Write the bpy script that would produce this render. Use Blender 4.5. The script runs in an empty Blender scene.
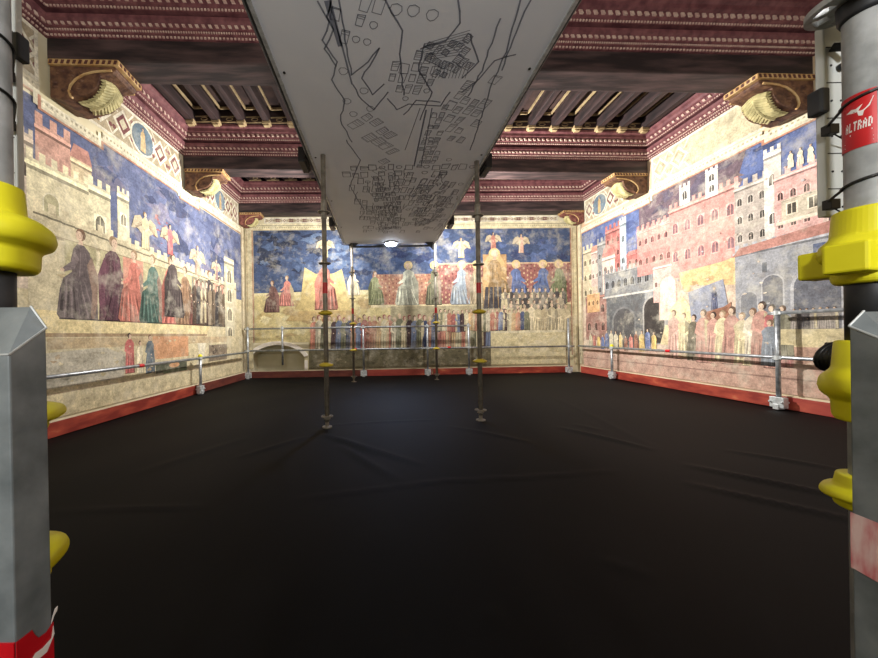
import bpy, bmesh, math, random
from mathutils import Vector, Matrix
PI = math.pi
sc = bpy.context.scene
COL = sc.collection
# ------------------------------------------------------------------ camera
F, CX, CY, CH = 330.0, 381.0, 335.0, 0.93
ROLL = 0.016
cd = bpy.data.cameras.new('camera'); cam = bpy.data.objects.new('camera', cd); COL.objects.link(cam)
cd.sensor_fit = 'HORIZONTAL'; cd.sensor_width = 36.0; cd.lens = F/878*36
cd.shift_x = (439-CX)/878; cd.shift_y = (CY-329)/878; cd.clip_start = 0.02; cd.clip_end = 60
cam.location = (0, 0, CH)
cam.rotation_euler = (Matrix.Rotation(ROLL, 3, 'Y') @ Matrix.Rotation(PI/2, 3, 'X')).to_euler()
sc.camera = cam
# ------------------------------------------------------------------ world, exposure
w = bpy.data.worlds.new('world'); sc.world = w; w.use_nodes = True
w.node_tree.nodes['Background'].inputs[0].default_value = (0.9, 0.93, 1.0, 1)
w.node_tree.nodes['Background'].inputs[1].default_value = 0.05
sc.view_settings.view_transform = 'Standard'; sc.view_settings.look = 'None'
sc.view_settings.gamma = 1.0; sc.view_settings.exposure = 0.70; sc.view_settings.use_curve_mapping = False

def area(name, loc, target, sx, sy, power, col, spread=180):
    l = bpy.data.lights.new(name, 'AREA'); l.shape = 'RECTANGLE'; l.size = sx; l.size_y = sy
    l.energy = power; l.color = col; l.spread = math.radians(spread)
    o = bpy.data.objects.new(name, l); COL.objects.link(o); o.location = loc
    o.rotation_euler = (Vector(target)-Vector(loc)).to_track_quat('-Z', 'Y').to_euler(); return o
WARM = (1.0, 0.95, 0.885)
# LED floodlights along the canopy edges, facing the walls; nearest four added as fill
FIX = [(-.80, 5.70, 1), (1.22, 5.70, 1), (-.80, 3.62, 1), (1.22, 3.80, 1), (-.80, .60, 1), (1.22, .60, 1), (-.80, -1.3, 1), (1.22, -1.3, 1)]
for (x, y, _), p in zip(FIX, (70, 122, 5, 7, 16, 22, 15, 22)):
    sg = -1 if x < 0 else 1
    area('canopy_floodlight_beam', (x+sg*.075, y, 2.86), (x+sg*2.6, y+(-.6 if y > 5 else .25), 2.6), .06, .09, p, WARM, 150 if y > 5 else 180)
for x, tx, p in ((-.85, -1.5, 34), (1.30, 2.6, 44)):
    area('canopy_floodlight_beam', (x, 6.40, 2.86), (tx, 7.7, 2.1), .06, .09, p, WARM)
area('canopy_floodlight_beam', (.2, 6.86, 2.78), (.3, 7.7, 1.4), .3, .06, 5, (.85,.92,1.0))
# two unseen uplights added on top of the canopy to brighten the ceiling
for (x, y), p in (((.2, 4.5), 24), ((.2, 2.3), 20)):
    area('fill_uplight_beam', (x, y, 3.0), (x, y, 4.0), .3, .3, p, WARM)
# two unseen fill lamps added behind the camera to brighten the foreground
for x in (-.55, .75):
    area('fill_lamp_beam', (x, -1.35, 1.75), (x*1.5, 1.2, 2.1), .35, .25, 20, (1.0, .97, .93))

# ------------------------------------------------------------------ helpers
def px(x, y, p0, n):
    """point of the plane (p0, n) that the photograph shows at pixel x, y"""
    r = Vector((math.cos(ROLL), 0, -math.sin(ROLL))); u = Vector((math.sin(ROLL), 0, math.cos(ROLL)))
    d = r*((x-CX)/F) + u*((CY-y)/F) + Vector((0, 1, 0))
    c = Vector((0, 0, CH)); n = Vector(n)
    return c + d*((Vector(p0)-c).dot(n)/d.dot(n))
def H(h): return CH+h
def lin(c):
    return tuple((v/255/12.92 if v/255 <= .04045 else ((v/255+.055)/1.055)**2.4) for v in c)

class MB:
    def __init__(s): s.v = []; s.f = []
    def face(s, pts):
        i = len(s.v); s.v += [tuple(p) for p in pts]; s.f.append(tuple(range(i, i+len(pts))))
    def hexa(s, p):
        i = len(s.v); s.v += [tuple(q) for q in p]
        for f in ((0,3,2,1),(4,5,6,7),(0,1,5,4),(1,2,6,5),(2,3,7,6),(3,0,4,7)): s.f.append(tuple(i+k for k in f))
    def box(s, x0, x1, y0, y1, z0, z1):
        s.hexa([(x0,y0,z0),(x1,y0,z0),(x1,y1,z0),(x0,y1,z0),(x0,y0,z1),(x1,y0,z1),(x1,y1,z1),(x0,y1,z1)])
    def obox(s, c, ax, hx, hy, hz):
        """box centred c, local x axis ax (in plan)"""
        ax = Vector(ax).normalized(); ay = Vector((-ax.y, ax.x, 0)).normalized(); az = Vector((0,0,1)); c = Vector(c)
        s.hexa([c+ax*(hx*a)+ay*(hy*b)+az*(hz*q) for q in (-1,1) for a, b in ((-1,-1),(1,-1),(1,1),(-1,1))])
    def tube(s, a, b, r, n=12, r2=None, cap=True):
        a = Vector(a); b = Vector(b); d = (b-a).normalized()
        t = d.orthogonal().normalized(); q = d.cross(t); i = len(s.v); r2 = r if r2 is None else r2
        for c, rr in ((a, r), (b, r2)):
            for k in range(n):
                g = 2*PI*k/n; s.v.append(tuple(c+t*(rr*math.cos(g))+q*(rr*math.sin(g))))
        for k in range(n): s.f.append((i+k, i+(k+1)%n, i+n+(k+1)%n, i+n+k))
        if cap: s.f.append(tuple(i+k for k in reversed(range(n)))); s.f.append(tuple(i+n+k for k in range(n)))
    def path(s, pts, r, n=8, closed=False):
        P = [Vector(p) for p in pts]; m = len(P); i0 = len(s.v); prev = None
        for j in range(m):
            d = (P[(j+1)%m]-P[j-1]) if closed else (P[min(j+1,m-1)]-P[max(j-1,0)])
            d.normalize()
            t = d.orthogonal().normalized() if prev is None else (prev-d*prev.dot(d)).normalized()
            prev = t; q = d.cross(t)
            for k in range(n):
                g = 2*PI*k/n; s.v.append(tuple(P[j]+t*(r*math.cos(g))+q*(r*math.sin(g))))
        for j in range(m if closed else m-1):
            a = i0+j*n; b = i0+((j+1)%m)*n
            for k in range(n): s.f.append((a+k, a+(k+1)%n, b+(k+1)%n, b+k))
        if not closed:
            s.f.append(tuple(i0+k for k in reversed(range(n)))); s.f.append(tuple(i0+(m-1)*n+k for k in range(n)))
    def lathe(s, prof, n=24, c=(0,0,0), lobe=None):
        i = len(s.v)
        for (r, z) in prof:
            for k in range(n):
                g = 2*PI*k/n; rr = r if lobe is None else r*lobe(g, r)
                s.v.append((c[0]+rr*math.cos(g), c[1]+rr*math.sin(g), c[2]+z))
        for j in range(len(prof)-1):
            for k in range(n): s.f.append((i+j*n+k, i+j*n+(k+1)%n, i+(j+1)*n+(k+1)%n, i+(j+1)*n+k))
        s.f.append(tuple(i+k for k in reversed(range(n)))); s.f.append(tuple(i+(len(prof)-1)*n+k for k in range(n)))
    def prism(s, pts, off):
        """extrude planar polygon pts by vector off"""
        off = Vector(off); i = len(s.v); n = len(pts)
        s.v += [tuple(p) for p in pts]+[tuple(Vector(p)+off) for p in pts]
        s.f.append(tuple(i+k for k in reversed(range(n)))); s.f.append(tuple(i+n+k for k in range(n)))
        for k in range(n): s.f.append((i+k, i+(k+1)%n, i+n+(k+1)%n, i+n+k))
    def build(s, name, mat, parent=None, bevel=0, smooth=False, at=None, kind=None, label=None):
        me = bpy.data.meshes.new(name); me.from_pydata(s.v, [], s.f); me.update()
        bm = bmesh.new(); bm.from_mesh(me); bmesh.ops.recalc_face_normals(bm, faces=bm.faces); bm.to_mesh(me); bm.free()
        o = bpy.data.objects.new(name, me); COL.objects.link(o)
        for m in (mat if isinstance(mat, (list, tuple)) else [mat]): me.materials.append(m)
        if smooth:
            for p in me.polygons: p.use_smooth = len(p.vertices) == 4
        if bevel:
            b = o.modifiers.new('bevel', 'BEVEL'); b.width = bevel; b.segments = 2; b.limit_method = 'ANGLE'
        if parent: o.parent = parent
        if at: o.location = at
        if kind: o['kind'] = kind
        if label: o['label'] = label
        return o

def thing(name, label, cat, loc=(0,0,0), group=None, rot=0):
    o = bpy.data.objects.new(name, None); COL.objects.link(o); o.location = loc; o.rotation_euler.z = rot
    o.empty_display_size = .1
    return tag(o, label, cat, group)
def tag(o, label, cat, group=None):
    o['label'] = label; o['category'] = cat
    if group: o['group'] = group
    return o
def dup(root, loc=None, rot=None, label=None, scale=None):
    r = root.copy(); COL.objects.link(r)
    if loc is not None: r.location = loc
    if rot is not None: r.rotation_euler.z = rot
    if scale is not None: r.scale = scale
    if label: r['label'] = label
    for ch in list(root.children):
        c = ch.copy(); COL.objects.link(c); c.parent = r
        for g in list(ch.children):
            d = g.copy(); COL.objects.link(d); d.parent = c
    return r

# ------------------------------------------------------------------ materials
def mat(name, c1, c2=None, scale=6, rough=.6, metal=0, bump=0, bscale=None, stretch=(1,1,1), detail=6, spec=.5, lo=.35, hi=.65, c3=None, coord='Object'):
    m = bpy.data.materials.new(name); m.use_nodes = True; nt = m.node_tree; N = nt.nodes; L = nt.links
    b = N['Principled BSDF']; b.inputs['Roughness'].default_value = rough; b.inputs['Metallic'].default_value = metal
    b.inputs['Specular IOR Level'].default_value = spec
    c1 = lin(c1)+(1,); b.inputs['Base Color'].default_value = c1
    tc = N.new('ShaderNodeTexCoord'); mp = N.new('ShaderNodeMapping'); mp.inputs['Scale'].default_value = stretch
    L.new(tc.outputs[coord], mp.inputs[0])
    if c2:
        n = N.new('ShaderNodeTexNoise'); n.inputs['Scale'].default_value = scale; n.inputs['Detail'].default_value = detail
        L.new(mp.outputs[0], n.inputs['Vector'])
        r = N.new('ShaderNodeValToRGB'); e = r.color_ramp.elements
        e[0].position = lo; e[0].color = c1; e[1].position = hi; e[1].color = lin(c2)+(1,)
        if c3: x = e.new(min(hi+.12, 1)); x.color = lin(c3)+(1,)
        L.new(n.outputs[0], r.inputs[0]); L.new(r.outputs[0], b.inputs['Base Color'])
    if bump:
        n2 = N.new('ShaderNodeTexNoise'); n2.inputs['Scale'].default_value = bscale or scale*3; n2.inputs['Detail'].default_value = 5
        L.new(mp.outputs[0], n2.inputs['Vector'])
        bp = N.new('ShaderNodeBump'); bp.inputs['Strength'].default_value = bump; bp.inputs['Distance'].default_value = .01
        L.new(n2.outputs[0], bp.inputs['Height']); L.new(bp.outputs[0], b.inputs['Normal'])
    return m
M = {}
M['plaster'] = mat('plaster', (200,190,152), (218,210,182), 2.2, .9, bump=.15, bscale=14, c3=(180,164,126))
M['plaster_pink'] = mat('plaster_pink', (196,166,136), (214,198,166), 2.0, .9, bump=.15, bscale=14)
M['plain_wall'] = mat('plain_wall', (190,178,140), (205,196,160), 1.5, .9)
M['stucco'] = mat('stucco', (206,194,152), (226,218,186), 5, .8, bump=.1)
M['beam'] = mat('beam_wood', (36,28,29), (84,66,65), 3.5, .6, bump=.25, stretch=(.6,4,4), c3=(134,112,106), lo=.40, hi=.70)
M['beam_dark'] = mat('beam_wood_dark', (30,24,26), (64,48,48), 4, .6, bump=.2, stretch=(.8,4,4))
M['wine'] = mat('wine_moulding', (92,50,56), (126,80,82), 14, .6, bump=.3, bscale=40)
M['wine_dark'] = mat('wine_moulding_dark', (70,28,36), (96,44,50), 14, .6, bump=.3)
M['dentil'] = mat('dentil_paint', (186,152,142), (216,194,178), 20, .7)
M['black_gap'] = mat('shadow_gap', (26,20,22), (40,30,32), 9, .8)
M['ceiling'] = mat('ceiling_boards', (48,34,34), (74,54,50), 7, .75, bump=.3)
M['gilt'] = mat('gilt_line', (150,128,96), (186,166,126), 12, .6)
M['corbel'] = mat('corbel_wood', (70,42,34), (120,86,62), 16, .65, bump=.8, bscale=34)
M['corbel_red'] = mat('corbel_wood_red', (84,38,36), (136,84,74), 16, .65, bump=.8, bscale=34)
M['corbel_rim'] = mat('corbel_rim', (176,134,82), (206,176,124), 14, .6)
M['rim_dark'] = mat('rim_dark', (78,44,36), (100,60,50), 14, .6)
M['leaf'] = mat('leaf_paint', (150,142,98), (206,196,144), 10, .7, bump=.4)
M['galv'] = mat('galvanised_steel', (150,154,155), (188,192,194), 26, .42, metal=.25, bump=.06, c3=(190,194,196))
M['galv_flat'] = mat('galvanised_plate', (98,106,110), (134,142,146), 18, .5, metal=.25, bump=.08, c3=(116,116,112))
M['pole'] = mat('weathered_tube', (118,112,102), (150,144,132), 20, .5, metal=.35)
M['rail'] = mat('rail_tube', (140,146,152), (184,190,196), 24, .38, metal=.65)
M['clamp'] = mat('clamp_zinc', (176,182,184), (214,220,222), 30, .45, metal=.4)
M['yellow'] = mat('yellow_plastic', (222,214,20), (236,230,40), 8, .5, spec=.4)
M['yellow_old'] = mat('yellow_plastic_worn', (196,168,30), (216,196,60), 8, .5)
M['black'] = mat('black_plastic', (16,17,18), None, rough=.45)
M['dark_metal'] = mat('dark_metal', (44,46,50), (64,66,70), 12, .5, metal=.5)
M['panel_grey'] = mat('pale_grey_plate', (204,210,210), (216,222,222), 8, .5, metal=.1)
M['red_tape'] = mat('red_tape', (176,10,24), (206,28,38), 12, .4)
M['white_tape'] = mat('white_tape', (224,216,214), (236,232,230), 12, .5)
M['pink_tape'] = mat('pink_tape', (196,84,96), (226,196,194), 22, .6, stretch=(4,4,1))
M['red_board'] = mat('red_board', (128,40,30), (168,70,50), 4, .6, bump=.2, c3=(196,124,84), stretch=(1,1,3), lo=.4, hi=.66)
M['red_board_bright'] = mat('red_board_bright', (148,54,46), (172,78,60), 3, .6, bump=.2, stretch=(1,1,3), c3=(206,136,90), lo=.42, hi=.7)
M['red_board_dark'] = mat('red_board_dark', (84,34,30), (112,56,44), 4, .65, bump=.2, stretch=(1,1,3))
M['lit_edge'] = mat('lit_edge', (206,190,160), (222,210,184), 8, .8)
M['cloth'] = mat('black_cloth', (3,3,4), (6,6,7), 3, .68, spec=.13, bump=.05, bscale=220)
M['canopy'] = mat('printed_canopy', (226,231,240), (232,236,243), 2.5, .7)
M['ink'] = mat('print_ink', (128,134,150), None, rough=.8)
M['arch_white'] = mat('arch_plaster', (232,226,214), (240,234,226), 6, .8)
def paint_mat():
    m = bpy.data.materials.new('fresco_paint'); m.use_nodes = True; nt = m.node_tree; N = nt.nodes; L = nt.links
    b = N['Principled BSDF']; b.inputs['Roughness'].default_value = .9; b.inputs['Specular IOR Level'].default_value = .2
    at = N.new('ShaderNodeAttribute'); at.attribute_name = 'paint'
    tc = N.new('ShaderNodeTexCoord')
    def noise(s, d, ro=.6):
        n = N.new('ShaderNodeTexNoise'); n.inputs['Scale'].default_value = s; n.inputs['Detail'].default_value = d
        n.inputs['Roughness'].default_value = ro; L.new(tc.outputs['Object'], n.inputs['Vector']); return n
    def rng(src, a, b_, c, d):
        r = N.new('ShaderNodeMapRange'); r.inputs[1].default_value = a; r.inputs[2].default_value = b_
        r.inputs[3].default_value = c; r.inputs[4].default_value = d; L.new(src, r.inputs[0]); return r
    mul = N.new('ShaderNodeMixRGB'); mul.blend_type = 'MULTIPLY'; mul.inputs[0].default_value = 1
    r0 = rng(noise(46, 6, .75).outputs[0], .32, .68, .70, 1.30); m0 = N.new('ShaderNodeMixRGB'); m0.blend_type = 'MULTIPLY'; m0.inputs[0].default_value = 1
    L.new(at.outputs['Color'], m0.inputs[1]); L.new(r0.outputs[0], m0.inputs[2])
    r1 = rng(noise(9, 8, .7).outputs[0], .3, .7, .56, 1.22); L.new(m0.outputs[0], mul.inputs[1]); L.new(r1.outputs[0], mul.inputs[2])
    mx = N.new('ShaderNodeMixRGB'); mx.inputs[2].default_value = lin((212,204,178))+(1,)
    r2 = rng(noise(3.2, 10, .72).outputs[0], .5, .72, 0, .55); L.new(r2.outputs[0], mx.inputs[0]); L.new(mul.outputs[0], mx.inputs[1])
    mx2 = N.new('ShaderNodeMixRGB'); mx2.inputs[2].default_value = lin((96,74,60))+(1,)
    r3 = rng(noise(5.3, 9, .7).outputs[0], .56, .78, 0, .5); L.new(r3.outputs[0], mx2.inputs[0]); L.new(mx.outputs[0], mx2.inputs[1])
    hs = N.new('ShaderNodeHueSaturation'); hs.inputs['Saturation'].default_value = .76; hs.inputs['Value'].default_value = 1.0
    L.new(mx2.outputs[0], hs.inputs['Color'])
    fade = N.new('ShaderNodeMixRGB'); fade.inputs[0].default_value = .0; fade.inputs[2].default_value = lin((214,206,186))+(1,)
    L.new(hs.outputs[0], fade.inputs[1]); L.new(fade.outputs[0], b.inputs['Base Color'])
    return m
M['paint'] = paint_mat()

# ------------------------------------------------------------------ room geometry
def XL(y): return -3.07-.03*(7.5-y)
def XR(y): return 4.60+.027*(7.68-y)
YN = -2.0
BL = Vector((XL(7.5), 7.5, 0)); BR = Vector((4.60, 7.68, 0)); NL = Vector((XL(YN), YN, 0)); NR = Vector((XR(YN), YN, 0))
ZT = H(3.52)
def wall(name, a, b, outn, m):
    mb = MB(); n = Vector(outn)*.2; z0, z1 = -.1, ZT
    mb.hexa([a+Vector((0,0,z0)), b+Vector((0,0,z0)), b+n+Vector((0,0,z0)), a+n+Vector((0,0,z0)),
             a+Vector((0,0,z1)), b+Vector((0,0,z1)), b+n+Vector((0,0,z1)), a+n+Vector((0,0,z1))])
    return mb.build(name, m, kind='structure')
wall('wall_left', NL, BL, (-1,0,0), M['plaster'])
wall('wall_right', BR, NR, (1,0,0), M['plaster_pink'])
wall('wall_front', NR, NL, (0,-1,0), M['plain_wall'])
# back wall with the notch of the low arched doorway
dirB = (BR-BL).normalized(); nB = Vector((dirB.y, -dirB.x, 0)); LB = (BR-BL).length
def PB(u, v, o=0): return BL+dirB*u+nB*o+Vector((0,0,v))
AX0, AX1, AZ0, AZ1 = .10, 1.32, .30, .74
def arch_pts(grow=0, n=20):
    c = (AX0+AX1)/2; hw = (AX1-AX0)/2+grow; r = []
    for k in range(n+1):
        t = -1+2*k/n
        r.append((c+hw*t, AZ0+(AZ1-AZ0+grow)*math.sqrt(max(0, 1-(t*.93)**2*1.0))-.0))
    return r
ap = arch_pts()
mb = MB()
# wall face above, left and right of the arch as strips, with a reveal
for k in range(len(ap)-1):
    (u0, v0), (u1, v1) = ap[k], ap[k+1]
    mb.face([PB(u0,v0), PB(u1,v1), PB(u1,ZT), PB(u0,ZT)])
    mb.face([PB(u0,v0), PB(u1,v1), PB(u1,v1,-.50), PB(u0,v0,-.50)])
mb.face([PB(-.0,-.1), PB(AX0,-.1), PB(AX0,ZT), PB(0,ZT)])
mb.face([PB(AX1,-.1), PB(LB,-.1), PB(LB,ZT), PB(AX1,ZT)])
mb.face([PB(AX0,-.1), PB(AX0,ap[0][1]), PB(AX0,ap[0][1],-.50), PB(AX0,-.1,-.50)])
mb.face([PB(AX1,-.1), PB(AX1,ap[-1][1]), PB(AX1,ap[-1][1],-.50), PB(AX1,-.1,-.50)])
mb.face([PB(-.2,-.1,-.52), PB(LB+.2,-.1,-.52), PB(LB+.2,ZT,-.52), PB(-.2,ZT,-.52)])
mb.build('wall_back', M['plaster'], kind='structure')
mb = MB(); og = arch_pts(.085)
for k in range(len(ap)-1):
    a, b = ap[k], ap[k+1]; c, d = og[k+1], og[k]
    mb.hexa([PB(*a,-.04), PB(*b,-.04), PB(*c,.0), PB(*d,.0), PB(*a,.025), PB(*b,.025), PB(*c,.025), PB(*d,.025)])
mb.box(0,0,0,0,0,0)
for u in (AX0-.07, AX1):
    p = [PB(u,-.02,-.0), PB(u+.07,-.02,-.0), PB(u+.07,-.02,.025), PB(u,-.02,.025)]
    mb.hexa(p+[q+Vector((0,0,.4)) for q in p])
door = MB(); door.hexa([PB(AX0,-.05,-.48), PB(AX1,-.05,-.48), PB(AX1,-.05,-.45), PB(AX0,-.05,-.45),
                         PB(AX0,.78,-.48), PB(AX1,.78,-.48), PB(AX1,.78,-.45), PB(AX0,.78,-.45)])
dr = door.build('door_1', M['plaster'], kind='structure')
mb.build('door_surround', M['arch_white'], dr)

# ceiling
mb = MB(); mb.hexa([NL+Vector((-.3,-.3,ZT)), NR+Vector((.3,-.3,ZT)), BR+Vector((.3,.3,ZT)), BL+Vector((-.3,.3,ZT)),
                    NL+Vector((-.3,-.3,ZT+.1)), NR+Vector((.3,-.3,ZT+.1)), BR+Vector((.3,.3,ZT+.1)), BL+Vector((-.3,.3,ZT+.1))])
ceil = mb.build('ceiling', M['ceiling'], kind='structure')

# floor: black cloth laid over the deck, with creases
def crease_list():
    fp = lambda x, y: px(x, y, (0,0,0), (0,0,1))
    L = []
    for a, b, amp, wd in (((345,440),(412,462),.012,.03), ((330,436),(372,452),.010,.025), ((345,448),(395,478),.010,.03), ((300,438),(245,455),.006,.03),
                          ((565,428),(642,447),.011,.03), ((575,424),(600,430),.006,.03),
                          ((315,496),(440,482),.006,.018), ((440,482),(600,472),.005,.018), ((330,425),(430,420),.006,.02),
                          ((700,468),(850,500),.012,.03), ((700,486),(850,520),.010,.025), ((735,452),(840,470),.008,.03), ((60,512),(190,508),.006,.02),
                          ((455,428),(520,440),.006,.03), ((600,560),(650,575),.004,.02),
                          ((640,440),(560,400),.004,.04), ((150,470),(240,440),.005,.05), ((490,628),(492,610),.006,.015)):
        p, q = fp(*a), fp(*b); L.append((p.x, p.y, q.x, q.y, amp, wd))
    return L
CR = crease_list()
def floor_z(x, y):
    z = .004*math.sin(x*2.3+y*1.1)*math.sin(y*1.7-x*.6)+.002*math.sin(5.1*x-3*y)
    for (x0,y0,x1,y1,a,wd) in CR:
        dx, dy = x1-x0, y1-y0; l2 = dx*dx+dy*dy; t = ((x-x0)*dx+(y-y0)*dy)/l2
        if -.15 < t < 1.15:
            d2 = (x-x0-t*dx)**2+(y-y0-t*dy)**2
            if d2 < (4*wd)**2: z += a*math.exp(-d2/(wd*wd))*max(0, math.sin(PI*min(1,max(0,(t+.15)/1.3))))**.6
    return z*1.5
mb = MB(); nx, ny = 260, 300
for j in range(ny+1):
    y = YN+(7.66-YN)*j/ny
    for i in range(nx+1):
        x0 = XL(y); x1 = XR(y); x = x0+(x1-x0)*i/nx
        mb.v.append((x, y + (.0 if j < ny else 0), floor_z(x, y)))
for j in range(ny):
    for i in range(nx):
        a = j*(nx+1)+i; mb.f.append((a, a+1, a+nx+2, a+nx+1))
fl = mb.build('floor', M['cloth'], smooth=True, kind='structure')

# ------------------------------------------------------------------ beams, cornices, joists
BEAMS = [((1.10, 1.42), (1.45, 1.77)), ((3.20, 3.50), (3.56, 3.84)), ((5.30, 5.58), (5.70, 5.98)), ((7.22, 7.5), (7.40, 7.68))]
ordinal = ['overhead nearest the camera', 'of worn wood, nearest of the beams in view', 'middle of the beams in view, behind the joisted bay', 'against the far wall above the blue mural']
for k, ((l0, l1), (r0, r1)) in enumerate(BEAMS):
    mb = MB(); z0, z1 = H(2.72), H(3.04)
    p = [Vector((XL(l0), l0, 0)), Vector((XR(r0), r0, 0)), Vector((XR(r1), r1, 0)), Vector((XL(l1), l1, 0))]
    mb.hexa([q+Vector((0,0,z0)) for q in p]+[q+Vector((0,0,z1)) for q in p])
    tag(mb.build('ceiling_beam', M['beam'], bevel=.012), 'heavy dark timber ceiling beam '+ordinal[k], 'beam', 'ceiling beams')
    mb = MB(); mb.hexa([q+Vector((0,0,z1)) for q in p]+[q+Vector((0,0,ZT)) for q in p])
    mb.build('beam_infill', M['beam_dark'], ceil)

def inset(poly, d):
    n = len(poly); out = []
    for i in range(n):
        p0, p1, p2 = poly[i-1], poly[i], poly[(i+1)%n]
        e1 = (p1-p0).normalized(); e2 = (p2-p1).normalized()
        n1 = Vector((-e1.y, e1.x)); n2 = Vector((-e2.y, e2.x))
        a = p1+n1*d; b = p1+n2*d
        den = e1.x*e2.y-e1.y*e2.x
        t = ((b.x-a.x)*e2.y-(b.y-a.y)*e2.x)/den
        out.append(a+e1*t)
    return out
PROF_LOW = [(0,2.93),(.02,2.93),(.025,2.955),(.045,2.96),(.05,2.985),(.07,2.99),(.075,3.03),(.10,3.05),(.105,3.08),(.03,3.085)]
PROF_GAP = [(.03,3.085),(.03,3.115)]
PROF_UP = [(.03,3.115),(.12,3.115),(.125,3.14),(.15,3.15),(.16,3.20),(.19,3.215),(.20,3.25),(.23,3.27),(.235,3.30),(0,3.31)]
def sweep(mb, poly, prof):
    rings = [[Vector((q.x, q.y, H(h))) for q in inset(poly, d)] for d, h in prof]
    n = len(poly)
    for j in range(len(rings)-1):
        for k in range(n): mb.face([rings[j][k], rings[j][(k+1)%n], rings[j+1][(k+1)%n], rings[j+1][k]])
def dentils(mb, poly, d, h, wd, dp, ht, step, slant=0):
    q = inset(poly, d); n = len(q)
    for k in range(n):
        a, b = q[k], q[(k+1)%n]; e = (b-a); L = e.length; e.normalize(); nn = Vector((-e.y, e.x)); m = int(L/step)
        for i in range(m):
            c = a+e*((i+.5)*L/m)
            cc = Vector((c.x, c.y, H(h)))
            ex = Vector((e.x, e.y, 0)); en = Vector((nn.x, nn.y, 0))
            P = []
            for sz in (-1, 1):
                for s1, s2 in ((-1,-.2),(1,-.2),(1,1),(-1,1)):
                    P.append(cc+ex*(s1*wd/2+sz*slant)+en*(s2*dp)+Vector((0,0,sz*ht/2)))
            mb.hexa(P)
bays = []
for k in range(3):
    (a0, a1), (b0, b1) = BEAMS[k]; (c0, c1), (d0, d1) = BEAMS[k+1]
    poly = [Vector((XL(a1), a1)), Vector((XR(b1), b1)), Vector((XR(d0), d0)), Vector((XL(c0), c0))]
    bays.append(poly)
    lo = MB(); sweep(lo, poly, PROF_LOW); t = lo.build('trim_%d' % (k+1), M['wine'], kind='structure')
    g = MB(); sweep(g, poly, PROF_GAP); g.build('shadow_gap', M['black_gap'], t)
    u = MB(); sweep(u, poly, PROF_UP); u.build('upper_moulding', M['wine'], t)
    dn = MB()
    dentils(dn, poly, .022, 2.943, .018, .010, .016, .036)
    dentils(dn, poly, .047, 2.974, .012, .010, .014, .024)
    dentils(dn, poly, .072, 3.012, .030, .012, .026, .062, .006)
    dn.build('dentil_band', M['dentil'], t)
    dn = MB()
    dentils(dn, poly, .122, 3.128, .016, .010, .016, .032)
    dentils(dn, poly, .155, 3.178, .034, .014, .034, .075, .008)
    dn.build('egg_band', M['dentil'], t)
# joists
first = None
for bi in (1, 2):
    poly = inset(bays[bi], .10); A, B, C_, D = poly
    n = 20
    for i in range(n):
        s = (i+.5)/n; a = A.lerp(B, s); b = D.lerp(C_, s)
        e = (b-a).normalized(); mid = (a+b)/2; L = (b-a).length/2
        t = thing('ceiling_joist', 'dark ceiling joist running front to back in the %s bay between the beams' % ('nearer' if bi == 1 else 'farther'), 'joist', (mid.x, mid.y, H(3.31)), 'joists of the %s ceiling bay' % ('nearer' if bi == 1 else 'farther'), math.atan2(e.y, e.x))
        if bi == 1 or first is None:
            mb = MB(); mb.box(-L, L, -.05, .05, 0, .15); j = mb.build('joist', M['beam_dark'], t, bevel=.006)
        if bi == 1:
            for sx in (-1, 1):
                mb = MB(); x = sx*(L-.17); mb.box(x-.045, x+.045, -.062, .062, -.035, .02); mb.box(x-.03, x+.03, -.045, .045, -.06, -.035)
                mb.build('bracket', M['gilt'], t, bevel=.006)
        else:
            mb = MB(); mb.box(-L, L, -.05, .05, 0, .15); mb.build('joist', M['beam_dark'], t)
    # coffer panels and their gilt lines, parts of the ceiling
    for i in range(n-1):
        s = (i+1)/n; a = A.lerp(B, s); b = D.lerp(C_, s); e = (b-a).normalized(); f = Vector((e.y, -e.x)); L = (b-a).length
        hw = .115; mb = MB()
        def q(t_, w_, h): v = a+e*(t_*L)+f*w_; return Vector((v.x, v.y, H(h)))
        for (t0, t1) in ((.14, .48), (.52, .86)):
            for (u0, u1, w0, w1) in ((t0, t0+.012, -hw, hw), (t1-.012, t1, -hw, hw), (t0, t1, -hw, -hw+.018), (t0, t1, hw-.018, hw)):
                mb.hexa([q(u0,w0,3.465), q(u1,w0,3.465), q(u1,w1,3.465), q(u0,w1,3.465), q(u0,w0,3.5), q(u1,w0,3.5), q(u1,w1,3.5), q(u0,w1,3.5)])
        # cross piece between joist ends with gilt edges
        for tt in (.085, .915):
            for hh in (3.315, 3.40):
                mb.hexa([q(tt-.012,-.15,hh), q(tt+.012,-.15,hh), q(tt+.012,.15,hh), q(tt-.012,.15,hh), q(tt-.012,-.15,hh+.014), q(tt+.012,-.15,hh+.014), q(tt+.012,.15,hh+.014), q(tt-.012,.15,hh+.014)])
            c = q(tt-.012 if tt > .5 else tt+.012, 0, 3.365)
            ring = [c+Vector((f.x*.05*math.cos(g), f.y*.05*math.cos(g), .022*math.sin(g))) for g in [2*PI*z/12 for z in range(12)]]
            mb.path(ring, .006, 5, closed=True)
        mb.build('coffer_gilding', M['gilt'], ceil)
        mb = MB()
        for tt in (.085, .915):
            mb.hexa([q(tt-.006,-.15,3.31), q(tt+.006,-.15,3.31), q(tt+.006,.15,3.31), q(tt-.006,.15,3.31), q(tt-.006,-.15,3.5), q(tt+.006,-.15,3.5), q(tt+.006,.15,3.5), q(tt-.006,.15,3.5)])
        mb.build('coffer_board', M['ceiling'], ceil)

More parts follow.
